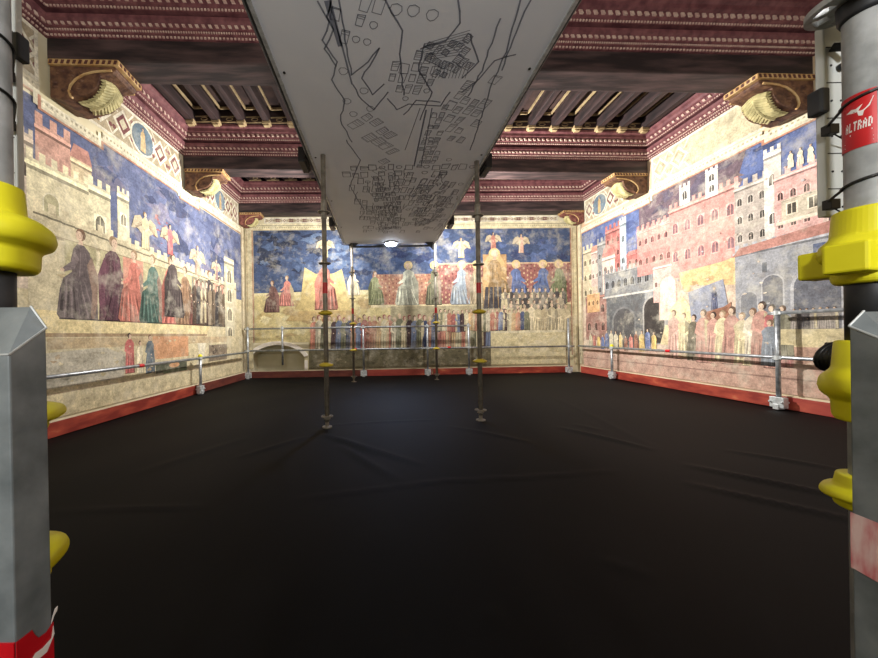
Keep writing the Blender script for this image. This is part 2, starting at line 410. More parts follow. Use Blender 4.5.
# ------------------------------------------------------------------ corbels
def corbel(body_mat):
    """projects along +x from the wall at x=0, beam axis, top at z=0, width along y"""
    t = thing('corbel', '', 'corbel')
    P, W = .66, .30; w2 = W/2
    mb = MB(); mb.box(0, P, -w2-.02, w2+.02, -.055, 0); ab = mb.build('abacus', M['corbel_rim'], t, bevel=.006)
    mb = MB(); s = .055
    for side in (-1, 1):
        y = side*(w2+.02)
        for k in range(int(P/s)):
            x = .01+k*s; mb.hexa([(x,y-.004,-.048),(x+.026,y-.004,-.048),(x+.026,y+.004,-.048),(x,y+.004,-.048),(x+.012,y-.004,-.012),(x+.038,y-.004,-.012),(x+.038,y+.004,-.012),(x+.012,y+.004,-.012)])
    for k in range(6):
        y = -w2+.005+k*.053; mb.box(P-.004, P+.004, y, y+.026, -.046, -.014)
    mb.build('check_pattern', M['rim_dark'], ab)
    # S-curved body
    prof = [(0,-.055),(P-.04,-.055),(P-.035,-.085),(P-.07,-.11),(P-.12,-.12)]
    for k in range(13):   # bulging scroll
        a = PI/2*k/12
        prof.append((.27+.20*math.cos(a), -.14-.20*math.sin(a)))
    prof += [(.20,-.37),(.12,-.385),(.03,-.36),(0,-.36)]
    mb = MB(); mb.prism([(x, -w2, z) for x, z in prof], (0, W, 0)); mb.build('body', body_mat, t, bevel=.008)
    # carved side panels: leafy bosses
    random.seed(5); mb = MB()
    for side in (-1, 1):
        for k in range(16):
            x = random.uniform(.03, .30); z = random.uniform(-.33, -.08); r = random.uniform(.012, .024)
            if z < -.12-.25*(x/.45)**0 *1.0 and x > .22: continue
            mb.lathe([(r,0),(r*.8,.006),(.002,.012)], 8, (0,0,0))
            base = len(mb.v)-24
            for i in range(base, len(mb.v)):
                v = mb.v[i]; mb.v[i] = (x+v[0]*1.6, side*(w2+v[2]), z+v[1])
    mb.build('carving', body_mat, t)
    # volute rims following the curve
    mb = MB()
    for y in (-w2-.008, w2+.008):
        pts = [(P-.07, y, -.10), (.50, y, -.105), (.42, y, -.115), (.33, y, -.14), (.25, y, -.19), (.20, y, -.25), (.185, y, -.31), (.20, y, -.355)]
        pts += [(.255+.05*math.exp(-.05*k)*math.cos(PI*.75+k*.35)*(1-k*.03), y, -.335-.05*math.sin(PI*.75+k*.35)*(1-k*.03)) for k in range(1)]
        mb.path(pts, .011, 6)
    mb.build('volute_rim', M['corbel_rim'], t)
    # acanthus leaf hanging at the front: a spine with paired curling petals
    mb = MB(); cv = [(.49, -.125), (.492, -.18), (.475, -.235), (.44, -.285), (.395, -.325), (.335, -.352), (.26, -.365)]
    mb.path([(x, 0, z-.012) for x, z in cv], .016, 8)
    for q in range(len(cv)-1):
        (xa, za), (xb, zb) = cv[q], cv[q+1]
        for g in (0, .5):
            x, z = xa+(xb-xa)*g, za+(zb-za)*g; wd = .135*(1-.35*(q+g)/6)
            for sy in (-1, 1):
                dx, dz = (xb-xa), (zb-za); L0 = math.hypot(dx, dz); dx, dz = dx/L0, dz/L0
                tip = [(x, 0, z), (x+dx*.03, sy*wd*.45, z+dz*.03), (x+dx*.05-.008, sy*wd*.85, z+dz*.05), (x+dx*.055-.02, sy*wd*1.05, z+dz*.055)]
                mb.path(tip[:3], .019, 6); mb.tube(tip[2], tip[3], .019, 6, .004)
    mb.build('acanthus_leaf', M['leaf'], t)
    return t
cl = {0: corbel(M['corbel']), 1: corbel(M['corbel_red'])}
used = {0: False, 1: False}
clab = {(1,'L'): 'large carved wooden corbel with cream leaf, under the left end of the nearest beam',
        (1,'R'): 'large carved wooden corbel under the right end of the nearest beam',
        (2,'L'): 'carved corbel under the left end of the middle ceiling beam',
        (2,'R'): 'carved corbel under the right end of the middle ceiling beam',
        (3,'L'): 'small reddish carved corbel in the far left corner of the room',
        (3,'R'): 'small reddish carved corbel in the far right corner of the room'}
for k in (1, 2, 3):
    (l0, l1), (r0, r1) = BEAMS[k]
    d = Vector((XR((r0+r1)/2)-XL((l0+l1)/2), (r0+r1)/2-(l0+l1)/2)).normalized(); ang = math.atan2(d.y, d.x)
    for side in 'LR':
        mi = 1 if k == 3 else 0
        sc_ = 1.0 if k == 1 else (.92 if k == 2 else .72)
        yc = (l0+l1)/2 if side == 'L' else (r0+r1)/2
        if k == 3: yc -= .045
        loc = (XL(yc)+.014 if side == 'L' else XR(yc)-.014, yc, H(2.719)); rot = ang if side == 'L' else ang+PI
        if not used[mi]:
            o = cl[mi]; used[mi] = True; o.location = loc; o.rotation_euler.z = rot; o['label'] = clab[(k,side)]; o.scale = (sc_,)*3; o['group'] = 'corbels under the beams'
        else: dup(cl[mi], loc, rot, clab[(k,side)], (sc_,)*3)

# ------------------------------------------------------------------ painted murals
class Paint:
    def __init__(s, o, U, n): s.o = Vector(o); s.U = Vector(U); s.n = Vector(n); s.v = []; s.f = []; s.c = []; s.k = 0; s.rev = 0
    def P(s, u, v): return s.o+s.U*u+Vector((0,0,v))
    def inv(s, x, y):
        p = px(x, y, s.o, s.n); d = p-s.o; return (d.dot(s.U), p.z)
    def poly(s, pts, col, jit=6):
        s.k += 1; off = s.n*(.003+s.k*7e-6); i = len(s.v)
        for (u, v) in pts: s.v.append(tuple(s.P(u, v)+off))
        s.f.append(tuple(range(i, i+len(pts))))
        j = random.uniform(-jit, jit); s.c.append(lin(tuple(min(255, max(0, q+j)) for q in col)))
    def ppoly(s, pp, col, jit=6): s.poly([s.inv(*p) for p in pp], col, jit)
    def rect(s, u0, v0, u1, v1, col, jit=6): s.poly([(u0,v0),(u1,v0),(u1,v1),(u0,v1)], col, jit)
    def ell(s, u, v, a, b, col, n=12, jit=6): s.poly([(u+a*math.cos(2*PI*k/n), v+b*math.sin(2*PI*k/n)) for k in range(n)], col, jit)
    def line(s, pts, wd, col):
        for (a, b) in zip(pts[:-1], pts[1:]):
            dx, dy = b[0]-a[0], b[1]-a[1]; l = math.hypot(dx, dy) or 1; nx_, ny_ = -dy/l*wd/2, dx/l*wd/2
            s.poly([(a[0]+nx_,a[1]+ny_),(b[0]+nx_,b[1]+ny_),(b[0]-nx_,b[1]-ny_),(a[0]-nx_,a[1]-ny_)], col, 2)
    def build(s, name, parent=None):
        me = bpy.data.meshes.new(name); me.from_pydata(s.v, [], s.f)
        ca = me.color_attributes.new('paint', 'FLOAT_COLOR', 'CORNER'); i = 0
        for f, c in zip(s.f, s.c):
            for _ in f: ca.data[i].color = (*c, 1); i += 1
        me.materials.append(M['paint']); o = bpy.data.objects.new(name, me); COL.objects.link(o)
        if parent: o.parent = parent
        return o
def dk(c, f): return tuple(q*f for q in c)
def figure(p, u, v, h, c, seated=False, halo=False, mirror=1, hat=None, wide=1.0):
    m = mirror*wide; R_ = random.uniform
    def T(pts): return [(u+(a+R_(-.008,.008))*h*m, v+b*h) for a, b in pts]
    if halo: p.ell(u, v+.90*h, .10*h, .10*h, (206,176,96))
    skin = (206,172,138); hx = 0
    if seated:
        c2 = random.choice([dk(c,1.25), dk(c,.72), (190,170,120), (150,120,100)])
        p.poly(T([(-.20,0),(.24,0),(.27,.05),(.23,.30),(.20,.42),(.10,.50),(-.16,.46),(-.19,.25)]), dk(c,.92))      # skirts over the knees
        p.poly(T([(-.16,.40),(.10,.44),(.11,.62),(.09,.74),(.035,.80),(-.035,.80),(-.10,.74),(-.15,.58)]), c)          # torso
        p.poly(T([(-.12,.70),(-.20,.50),(-.19,.20),(-.15,.02),(-.10,.02),(-.12,.30),(-.07,.60)]), c2)                    # cloak edge
        for q in range(9):
            a = -.17+.045*q+R_(-.01,.01); k = R_(.9,1.1); f_ = .74 if q % 2 else 1.2
            p.poly(T([(a,.02),(a+R_(.012,.024),.02),(a*.7+.05,.30*k),(a*.55+.06,.42),(a*.62+.04,.28*k)]), dk(c,f_))
        p.poly(T([(.18,.40),(.205,.40),(.235,.08),(.215,.08)]), dk(c,.66))
        for q in range(4): a = -.09+.05*q; p.poly(T([(a,.46),(a+.012,.46),(a*.6+.006,.72),(a*.6,.72)]), dk(c, .78 if q % 2 else 1.18))
        p.poly(T([(.07,.72),(.11,.60),(.20,.52),(.19,.48),(.08,.53),(.03,.64)]), dk(c,1.12)); p.ell(u+.205*h*m, v+.50*h, .022*h, .020*h, skin, 7)
        p.poly(T([(-.03,.80),(.03,.80),(.025,.85),(-.02,.85)]), skin); p.poly(T([(-.20,0),(.24,0),(.24,.015),(-.20,.015)]), dk(c,.6))
        hy, hx = .895, .008
    else:
        b = R_(.11, .15); c2 = random.choice([dk(c,1.2), dk(c,.75), (196,180,130)])
        p.poly(T([(-b,0),(b,0),(b*.95,.35),(.10,.58),(.115,.72),(.06,.80),(.025,.83),(-.025,.83),(-.06,.80),(-.115,.72),(-.10,.52),(-b*.95,.3)]), c)
        if R_(0,1) > .5: p.poly(T([(-b,.04),(-b*.3,.04),(-.02,.55),(-.03,.80),(-.11,.73),(-.11,.5)]), c2)
        for q in range(6):
            a = -b*.85+b*.34*q; p.poly(T([(a,.01),(a+.014,.01),(a*.62+.010,R_(.3,.6)),(a*.62,R_(.3,.6))]), dk(c, .76 if q % 2 else 1.2))
        sd = random.choice((-1,1)); p.poly(T([(sd*.11,.70),(sd*.14,.54),(sd*-.02,.45),(sd*-.03,.49),(sd*.08,.57)]), dk(c,1.12)); p.ell(u-sd*.03*h*m, v+.47*h, .018*h, .018*h, skin, 6)
        p.poly(T([(-.025,.82),(.025,.82),(.022,.86),(-.022,.86)]), skin); p.poly(T([(-b,0),(b,0),(b,.012),(-b,.012)]), dk(c,.6))
        hy = .895
    hc = hat or random.choice([(96,70,50),(120,86,56),(70,52,44),(150,120,80)]); ws = min(1.0, abs(wide))
    p.ell(u+(hx-.008)*h*m, v+(hy+.014)*h, .056*h*ws, .066*h, hc, 12)
    p.ell(u+(hx+.010)*h*m, v+(hy-.004)*h, .040*h*ws, .052*h, skin, 12)
    if h > .5: p.ell(u+(hx+.006)*h*m-.014*h, v+(hy+.004)*h, .006*h, .005*h, (90,64,50), 5, 1); p.ell(u+(hx+.006)*h*m+.020*h, v+(hy+.004)*h, .006*h, .005*h, (90,64,50), 5, 1); p.poly(T([(.002,.868),(.026,.868),(.014,.863)]), (150,90,76))
def tower(p, u0, u1, v0, v1, c, win=(3,3), arch=True, cren=True, wc=None, roof=None, side=0, cornice=True, ws=1.0):
    p.rect(u0, v0, u1, v1, c)
    if side: a = u1 if side > 0 else u0; p.poly([(a,v0),(a+side,v0),(a+side,v1-abs(side)*.4),(a,v1)], dk(c,.78))
    W = u1-u0; Hh = v1-v0; wc = wc or dk(c,.42)
    if cornice: p.rect(u0-.02*W, v1-.05*Hh, u1+.02*W, v1-.02*Hh, dk(c,1.2)); p.rect(u0, v1-.075*Hh, u1, v1-.05*Hh, dk(c,.7))
    if cren:
        n = max(3, int(abs(W)/.09)); s = W/(2*n-1)
        for k in range(n): p.rect(u0+2*k*s, v1, u0+(2*k+1)*s, v1+abs(s)*1.5, dk(c,1.08))
    if roof: p.poly([(u0-.04*W,v1),(u1+.04*W,v1),(u1-.15*W,v1+.16*Hh),(u0+.15*W,v1+.16*Hh)], roof)
    nx_, ny_ = win
    for i in range(nx_):
        for j in range(ny_):
            cx = u0+W*(i+.5)/nx_; cy = v0+Hh*(.10+.80*(j+.5)/ny_); a = W/nx_*.21*ws; b = min(Hh/ny_*.24, abs(a)*1.7)
            p.rect(cx-a*1.35, cy-b*1.2, cx+a*1.35, cy+b*1.25, dk(c,1.16))
            if arch: p.poly([(cx-a,cy-b),(cx+a,cy-b),(cx+a,cy+b*.5),(cx+a*.6,cy+b*.95),(cx,cy+b*1.15),(cx-a*.6,cy+b*.95),(cx-a,cy+b*.5)], wc)
            else: p.rect(cx-a, cy-b, cx+a, cy+b, wc)
            p.line([(cx,cy-b),(cx,cy+b)], abs(a)*.2, dk(c,1.1))
def archway(p, u, v, w_, h, c, c2):
    def pts(w_, h): return [(u-w_,v),(u+w_,v)]+[(u+w_*math.cos(g), v+h-w_+w_*math.sin(g)*1.0) for g in [PI*k/12 for k in range(13)]]
    p.poly(pts(w_*1.16, h+w_*.16), c2); p.poly(pts(w_, h), c)
def streaks(p, n, u0, u1, v0, v1, cols, smin=.04, smax=.3):
    for _ in range(n):
        u = random.uniform(u0,u1); v = random.uniform(v0,v1); a = random.uniform(smin,smax); b = a*random.uniform(.3,.8); t0 = random.uniform(0,6)
        a = min(a, u-u0+.001, u1-u); b = min(b, v-v0+.001, v1-v)
        p.poly([(u+a*random.uniform(.25,1)*math.cos(2*PI*k/15), v+b*random.uniform(.25,1)*math.sin(2*PI*k/15)) for k in range(15)], random.choice(cols), 5)
def frieze(p, u0, u1, v0, v1, med=0, faded=False):
    g1, g2, wn = (214,204,166), (226,218,190), (124,62,62)
    p.rect(u0, v0, u1, v1, (150,134,100)); b = .035
    p.rect(u0+b, v0+b, u1-b, v1-b, (204,192,150) if faded else (176,158,120))
    H_ = v1-v0; L = u1-u0; cy = (v0+v1)/2; n = max(3, int(L/.30)); s = L/n
    for k in range(n):
        c = u0+s*(k+.5); a = H_*.36; aa = min(a, s*.47)
        if k == n//2:
            if not faded:
                p.ell(c, cy, min(H_*.43, s*.9), H_*.43, g2, 16); p.ell(c, cy, min(H_*.38,s*.7), H_*.38, (96,122,140), 16)
                figure(p, c, cy-H_*.33, H_*.66, (196,158,84))
            continue
        col = wn if not faded else (186,170,130)
        if faded and k < n//2: continue
        p.poly([(c-aa,cy),(c,cy-a),(c+aa,cy),(c,cy+a)], g2); p.poly([(c-aa*.72,cy),(c,cy-a*.72),(c+aa*.72,cy),(c,cy+a*.72)], col)
        p.poly([(c-aa*.4,cy),(c,cy-a*.4),(c+aa*.4,cy),(c,cy+a*.4)], g1); 
        for sx, sy in ((-1,1),(1,1),(-1,-1),(1,-1)):
            p.line([(c+sx*aa*.55,cy+sy*a*.55),(c+sx*s*.5,cy+sy*H_*.42)], .02, g2); p.ell(c+sx*s*.42, cy+sy*H_*.22, .028, .03, col, 6)
    for (a0, a1, c0, c1) in ((u0,u1,v0,v0+b),(u0,u1,v1-b,v1),(u0,u0+b,v0,v1),(u1-b,u1,v0,v1)): p.rect(a0, c0, a1, c1, g2)

LH = 2.30
# ---- left wall: u = distance from the camera plane (Y)
nLv = Vector((1, -.03, 0)).normalized()
def left_paint(): return Paint((XL(0), 0, 0), (.03, 1, 0), nLv)
random.seed(11); p = left_paint()
U0, U1 = .3, 7.30; top = H(2.27)
p.rect(U0, .42, U1, top, (206,190,140))                       # plaster ground
p.rect(U0, 1.75, U1, top, (84,96,138))                        # sky
streaks(p, 60, 3.4, U1, 1.9, top, [(70,82,124),(98,108,148),(60,70,108),(112,110,140)], .08, .45)
streaks(p, 14, 4.6, 5.0, 2.3, 2.8, [(150,70,80)], .03, .10)
P_ = lambda x, y: p.inv(x, y)
# pale city on the left end
def vv(x, y): return P_(x, y)[1]
tower(p, 2.25, 2.85, 1.3, 2.75, (168,150,150), (2,3)); tower(p, .4, 2.2, 1.0, 2.9, (206,190,160), (6,4))
tower(p, 2.88, 3.06, 1.4, 2.82, (196,176,150), (1,3))
tower(p, 3.08, 3.42, 1.9, 2.98, (196,140,116), (3,2), wc=(230,220,190)); tower(p, 3.42, 3.66, 1.9, 2.84, (214,190,140), (2,2), roof=(186,120,100), cren=False)
tower(p, 3.0, 3.62, 1.2, 2.62, (220,208,160), (2,1), ws=.01); archway(p, 3.22, 1.35, .07, 1.0, (176,168,120), (232,222,184))
tower(p, 3.62, 3.90, 1.2, 2.66, (216,206,160), (1,2)); tower(p, 4.0, 4.18, 1.3, 2.74, (222,212,170), (1,3))
# crenellated enclosure
cw = (204,190,146)
p.poly([(3.0,1.10),(7.05,1.10),(7.05,2.0),(5.2,2.13),(3.0,2.17)], cw)
for k in range(30):
    u = 3.05+k*.135; dz = .12-.006*k; p.rect(u, 2.03+dz, u+.075, 2.14+dz, dk(cw,1.06), 3); p.rect(u+.0, 1.99+dz, u+.135, 2.01+dz, dk(cw,.6), 2)
p.rect(3.0, 1.93, 7.05, 1.96, (150,134,96)); streaks(p, 30, 3.1, 7.0, 1.15, 1.9, [(186,166,116),(216,204,160),(168,150,112)], .05, .2)
# dais
p.poly([(2.2,1.0),(5.9,1.0),(6.1,1.22),(2.6,1.22)], (222,200,128)); p.rect(2.2,.96,5.9,1.0,(160,130,84))
cols = [(112,98,98), (92,52,66), (186,84,52), (78,110,98), (196,78,44), (150,110,70), (122,60,44), (84,78,76), (104,92,80)]
for k, (u, c) in enumerate(zip([3.52,3.93,4.25,4.58,4.95,5.3,5.65,6.0,6.35], cols)):
    p.rect(u-.18, 1.2, u+.18, 1.95, random.choice([(196,120,84),(180,170,120),(120,120,100)]))
    figure(p, u, 1.14, 1.0+.05*math.sin(k*2), c, True, False, random.choice((-1,1)), wide=1.0)
for k in range(12):
    figure(p, 5.55+k*.12, 1.16+.02*math.sin(k*3), .80, random.choice([(70,66,66),(110,92,70),(90,70,56),(140,120,90)]), wide=.8)
figure(p, 5.0, 1.25, 1.0, (88,76,74), True); 
# winged forms in the sky
def winged(p, u, v, h, c, m=1):
    for sx in (-1, 1): p.poly([(u,v+.62*h),(u+sx*.16*h,v+.80*h),(u+sx*.34*h,v+.72*h),(u+sx*.44*h,v+.42*h),(u+sx*.26*h,v+.46*h),(u+sx*.08*h,v+.34*h)], (190,172,132)); [p.line([(u+sx*.06*h,v+.6*h),(u+sx*(.2+.06*q)*h,v+(.62-.07*q)*h)], .008, (140,116,84)) for q in range(4)]
    figure(p, u, v, h*.95, c, False, False, m)
winged(p, 4.45, 2.13, .55, (206,190,140)); winged(p, 4.95, 2.18, .50, (176,44,52)); winged(p, 5.65, 2.0, .55, (190,160,130)); winged(p, 6.25, 2.02, .42, (150,110,110))
tower(p, 6.55, 6.95, .62, 2.55, (206,196,158), (1,4), cren=False, wc=(130,120,96))
# lower register
p.rect(U0, .17, U1, .96, (206,190,140)); p.rect(U0, .40, U1, .415, (160,136,96)); p.rect(3.15, .84, 6.6, .95, (186,160,110))
p.poly([(2.95,.46),(4.05,.46),(4.10,.72),(3.8,.84),(3.0,.80)], (190,182,158)); streaks(p, 20, 3.0, 4.1, .48, .8, [(196,188,166),(180,172,148)], .05, .2)
p.rect(4.55,.64,5.35,.96,(196,128,56)); p.rect(4.6,.44,5.3,.60,(96,100,78)); p.ell(5.0,.53,.12,.04,(208,140,60)); p.rect(5.95,.50,6.6,.80,(130,112,88)); streaks(p, 10, 5.9, 6.6, .5, .8, [(100,86,70),(160,140,110)], .04,.14)
figure(p, 4.15, .50, .52, (186,60,48), wide=1.2); figure(p, 4.50, .46, .54, (96,110,120), wide=1.2); figure(p, 4.32,.48,.44,(214,200,160))
p.poly([(5.5,.42),(5.75,.42),(5.85,.84),(5.6,.84),(5.66,.6)], (226,216,184)); p.rect(4.75,.42,5.3,.46,(120,140,100))
streaks(p, 120, U0, U1, .42, .95, [(222,208,164),(190,172,122),(204,190,150),(176,150,110)], .01, .05)
streaks(p, 60, U0, 3.0, .9, 2.6, [(214,200,166),(180,160,140),(196,170,150)], .02, .08)
# border lines, dropping under each corbel
def border(p, segs, base_v0, mk):
    oc, cr = (178,112,74), (226,216,180)
    for (u0, u1, h) in segs:
        p.rect(u0, H(h)+.05, u1, H(h)+.13, cr, 1); p.rect(u0, H(h), u1, H(h)+.022, oc, 1); p.rect(u0, H(h)+.022, u1, H(h)+.05, dk(cr,.92), 1)
        for k in range(int((u1-u0)/.05)): p.rect(u0+k*.05, H(h)+.08, u0+k*.05+.025, H(h)+.105, (170,160,124), 1)
    for (a, b) in zip(segs[:-1], segs[1:]):
        lo_, hi_ = min(a[2], b[2]), max(a[2], b[2]); p.rect(a[1]-.02, H(lo_), a[1]+.01, H(hi_)+.02, oc, 1); p.rect(a[1]-.06, H(lo_)+.03, a[1]-.02, H(hi_)+.1, cr, 1)
border(p, [(U0, 3.12, 2.30), (3.12, 3.80, 2.18), (3.80, 5.20, 2.26), (5.20, 5.72, 2.20), (5.72, 7.3, 2.28)], 0, 0)
p.rect(U1, .2, 7.46, H(2.70), (204,190,146)); p.rect(U1+.02,.2,U1+.04,H(2.6),(150,110,80)); p.rect(7.42,.2,7.45,H(2.6),(150,120,84))
tag(p.build('mural'), 'long wall painting of pale towers and seated robed figures on the left wall', 'mural', 'wall paintings')
p = left_paint(); frieze(p, 3.62, 5.26, H(2.42), H(2.93)); tag(p.build('painted_frieze'), 'wine and cream painted frieze with figure medallion between the left corbels', 'frieze', 'painted friezes')
p = left_paint(); frieze(p, 5.70, 7.20, H(2.42), H(2.93)); tag(p.build('painted_frieze'), 'painted frieze on the left wall nearest the far corner', 'frieze', 'painted friezes')
p = left_paint(); frieze(p, 1.55, 3.12, H(2.44), H(2.93)); tag(p.build('painted_frieze'), 'faded painted frieze at the left edge, nearer than the large left corbel', 'frieze', 'painted friezes')

# ---- right wall (u = Y again, mirrored by the view)
nRv = Vector((-1, -.027, 0)).normalized()
def right_paint(): return Paint((XR(0), 0, 0), (-.027, 1, 0), nRv)
random.seed(23); p = right_paint(); U0, U1 = .3, 7.5; top = H(2.30)
p.rect(U0, .36, U1, top, (196,168,140))
p.rect(U0, 2.1, U1, top, (58,84,146)); streaks(p, 30, 3.3, U1, 2.5, top, [(50,72,130),(74,98,156),(44,62,112)], .08, .4)
p.poly([(4.4,2.6),(5.9,2.6),(5.9,top),(4.2,top)], (112,92,104)); streaks(p, 24, 4.2, 5.9, 2.6, top, [(100,84,96),(128,108,110),(90,80,100)], .08, .3)
pink, red, grey, pale, tan = (196,118,104), (168,76,66), (150,152,158), (206,176,160), (196,180,140)
# far end (near the back corner)
tower(p, 7.15, 7.48, 1.5, 2.75, tan, (2,3)); tower(p, 6.95, 7.2, 1.9, 2.65, pale, (2,2), roof=(190,120,90), cren=False)
tower(p, 6.72, 7.0, 1.5, 2.80, (140,140,140), (2,3)); tower(p, 6.35, 6.75, 1.7, 2.98, red, (3,4)); tower(p, 6.50, 6.85, 1.3, 2.45, pale, (2,3), cren=False, roof=(180,90,76))
tower(p, 6.20, 6.36, 1.5, 3.05, (170,186,194), (1,3)); tower(p, 5.9, 6.2, 2.0, 2.35, red, (2,1), cren=False, roof=(176,80,70))
# big grey loggia building
tower(p, 6.75, 7.4, .75, 1.7, (150,100,84), (3,2), cren=False)
tower(p, 6.95, 7.35, 1.35, 1.75, (206,150,70), (3,1), cren=False)
tower(p, 5.75, 6.75, .62, 1.95, (104,106,108), (1,1), cren=False, ws=.01); tower(p, 5.35, 5.8, .70, 1.95, (134,138,142), (1,1), cren=False, ws=.01)
tower(p, 5.35, 6.8, 1.62, 2.10, (126,128,130), (9,1), wc=(52,52,56), ws=1.2); p.line([(5.3,1.62),(6.85,1.62)], .035, (196,192,184))
archway(p, 5.62, .72, .20, .78, (70,64,60), (160,156,150)); archway(p, 6.3, .66, .26, .7, (84,82,82), (120,120,120))
# pink palace
tower(p, 5.25, 5.95, 1.9, 2.72, (190,110,98), (5,2), side=0); tower(p, 4.30, 5.30, 1.75, 2.86, pink, (5,2), wc=(130,90,96)); tower(p, 5.30, 5.95, 2.3, 2.68, pink, (5,1), wc=(80,50,56))
tower(p, 5.28, 5.62, 1.4, 2.0, (214,160,146), (3,1), cren=False); archway(p, 5.35, 1.1, .14, .7, (226,196,170), (206,160,140))
tower(p, 4.95, 5.12, 2.85, 3.12, (206,200,190), (1,1)); tower(p, 4.55, 4.72, 2.8, 3.18, (206,198,186), (1,2))
p.poly([(4.2,1.5),(5.1,1.62),(5.15,1.82),(4.5,1.86),(4.1,1.95)], (206,170,92)); streaks(p, 14, 4.3, 5.1, 1.5, 1.85, [(214,184,112),(190,150,80)], .04, .16)
tower(p, 3.98, 4.35, 1.9, 2.78, (170,158,146), (3,3), cren=True); tower(p, 3.85, 4.02, 1.9, 3.05, (212,204,192), (1,2))
tower(p, 3.45, 3.92, 1.9, 2.72, (206,150,140), (4,2)); tower(p, 3.05, 3.5, 1.8, 2.68, pale, (3,2), roof=(196,110,96), cren=False)
tower(p, 2.2, 3.2, 1.7, 2.75, (210,170,160), (6,3)); tower(p, .4, 2.2, 1.3, 2.8, pale, (8,4)); tower(p, 3.15,3.34,1.9,2.9,(216,210,196),(1,3))
for k in range(5): figure(p, 3.42+k*.085, 2.72+.01*k, .2, (226,214,180))
tower(p, 3.1, 3.85, 2.18, 2.42, (190,176,150), (4,1), cren=False, arch=False); p.rect(3.08,2.14,3.9,2.18,(222,206,180))
# grey street building with arches
tower(p, 3.0, 4.35, .95, 1.95, (152,154,160), (1,1), cren=True, ws=.01); p.poly([(3.0,1.95),(4.38,1.88),(4.3,1.98),(3.1,2.08)], (176,110,92))
archway(p, 3.95, .95, .10, .62, (110,112,120), (180,180,184)); archway(p, 3.56, .92, .19, .66, (98,100,110), (172,172,176)); archway(p, 4.2, .9, .09, .5, (128,130,136), (172,172,176))
p.rect(3.48,1.68,3.58,1.84,(76,90,124)); p.rect(3.70,1.66,3.80,1.82,(140,144,152)); p.rect(3.15,1.66,3.24,1.82,(84,96,124)); p.rect(4.0,1.62,4.05,1.74,(100,104,110))
tower(p, 2.0, 3.0, .8, 1.6, (196,170,156), (5,1), cren=False); archway(p, 3.12, .6, .10, .40, (176,120,100), (206,190,170)); archway(p, 2.85, .6, .10, .42, (176,120,100), (206,190,170))
p.poly([(4.4,.95),(4.95,.98),(5.0,1.5),(4.5,1.62)], (140,146,164)); figure(p, 4.62, 1.2, .34, (84,90,120)); p.poly([(4.42,1.05),(4.75,1.05),(4.78,1.18),(4.5,1.24),(4.4,1.3)], (150,92,56))
p.poly([(4.95,1.0),(5.35,1.0),(5.3,1.28),(5.1,1.46),(4.98,1.3)], (220,204,140))
# street ground and walkers
p.poly([(3.5,.62),(5.5,.70),(5.4,1.02),(4.0,1.0),(3.4,.9)], (208,186,128)); p.rect(U0,.17,U1,.62,(184,140,116)); p.rect(U0,.34,U1,.36,(150,110,92)); p.poly([(3.3,.5),(5.6,.5),(5.2,.72),(3.4,.72)], (186,140,112))
for k, u in enumerate([5.25,5.08,4.92,4.78,4.64,4.52,4.40,4.28,4.16,4.06,3.96,3.88]):
    figure(p, u, .48+.03*math.sin(k*1.7), .74+.06*math.cos(k*2.1), random.choice([(206,190,140),(186,130,110),(176,100,92),(196,150,130),(140,148,160),(214,200,170),(120,112,90)]), wide=1.15)
figure(p, 3.96, .62, .62, (176,70,66)); figure(p, 3.86, .60, .62, (116,112,90), wide=1.3); figure(p, 3.98,.48,.58,(136,146,158), wide=1.3)
for k in range(14):
    figure(p, 5.62+k*.125, .58+.02*math.sin(k*2.3), .34+.05*math.sin(k), random.choice([(206,170,60),(180,90,70),(80,100,150),(200,190,170),(150,90,60),(190,180,150)]), wide=1.2)
for k in range(7):
    figure(p, 3.42+k*.055, .92, .24, random.choice([(96,90,90),(150,140,130),(180,150,110)]))
p.rect(3.2,.74,3.9,.92,(204,186,130))
for k in range(10): figure(p, 2.2+k*.12, .6, .36, random.choice([(190,150,130),(200,190,160),(150,90,70)]))
streaks(p, 70, U0, U1, .37, .62, [(200,168,140),(178,150,128),(190,140,116)], .02, .09); streaks(p, 40, U0, U1, .6, 1.2, [(200,168,140),(178,150,128),(212,192,160)], .008, .03)
streaks(p, 110, U0, 5.2, 1.2, 2.9, [(206,180,160),(190,160,150),(178,176,178),(214,196,172)], .008, .035)
border(p, [(U0, 3.42, 2.34), (3.42, 4.02, 2.23), (4.02, 5.66, 2.28), (5.66, 6.25, 2.18), (6.25, 7.5, 2.22)], 0, 0)
p.rect(U1, .2, 7.63, H(2.70), (206,194,152)); p.rect(U1+.02,.2,U1+.04,H(2.6),(150,110,80))
tag(p.build('mural'), 'large wall painting of a pink and grey towered city on the right wall', 'mural', 'wall paintings')
p = right_paint(); frieze(p, 3.98, 5.62, H(2.43), H(2.93), faded=True); tag(p.build('painted_frieze'), 'faded cream frieze panel between the right corbels', 'frieze', 'painted friezes')
p = right_paint(); frieze(p, 6.12, 7.40, H(2.40), H(2.93)); tag(p.build('painted_frieze'), 'painted frieze with blue medallion on the right wall near the far corner', 'frieze', 'painted friezes')
p = right_paint(); frieze(p, 1.75, 3.42, H(2.47), H(2.93), faded=True); tag(p.build('painted_frieze'), 'cream frieze panel at the right edge, nearer than the large right corbel', 'frieze', 'painted friezes')

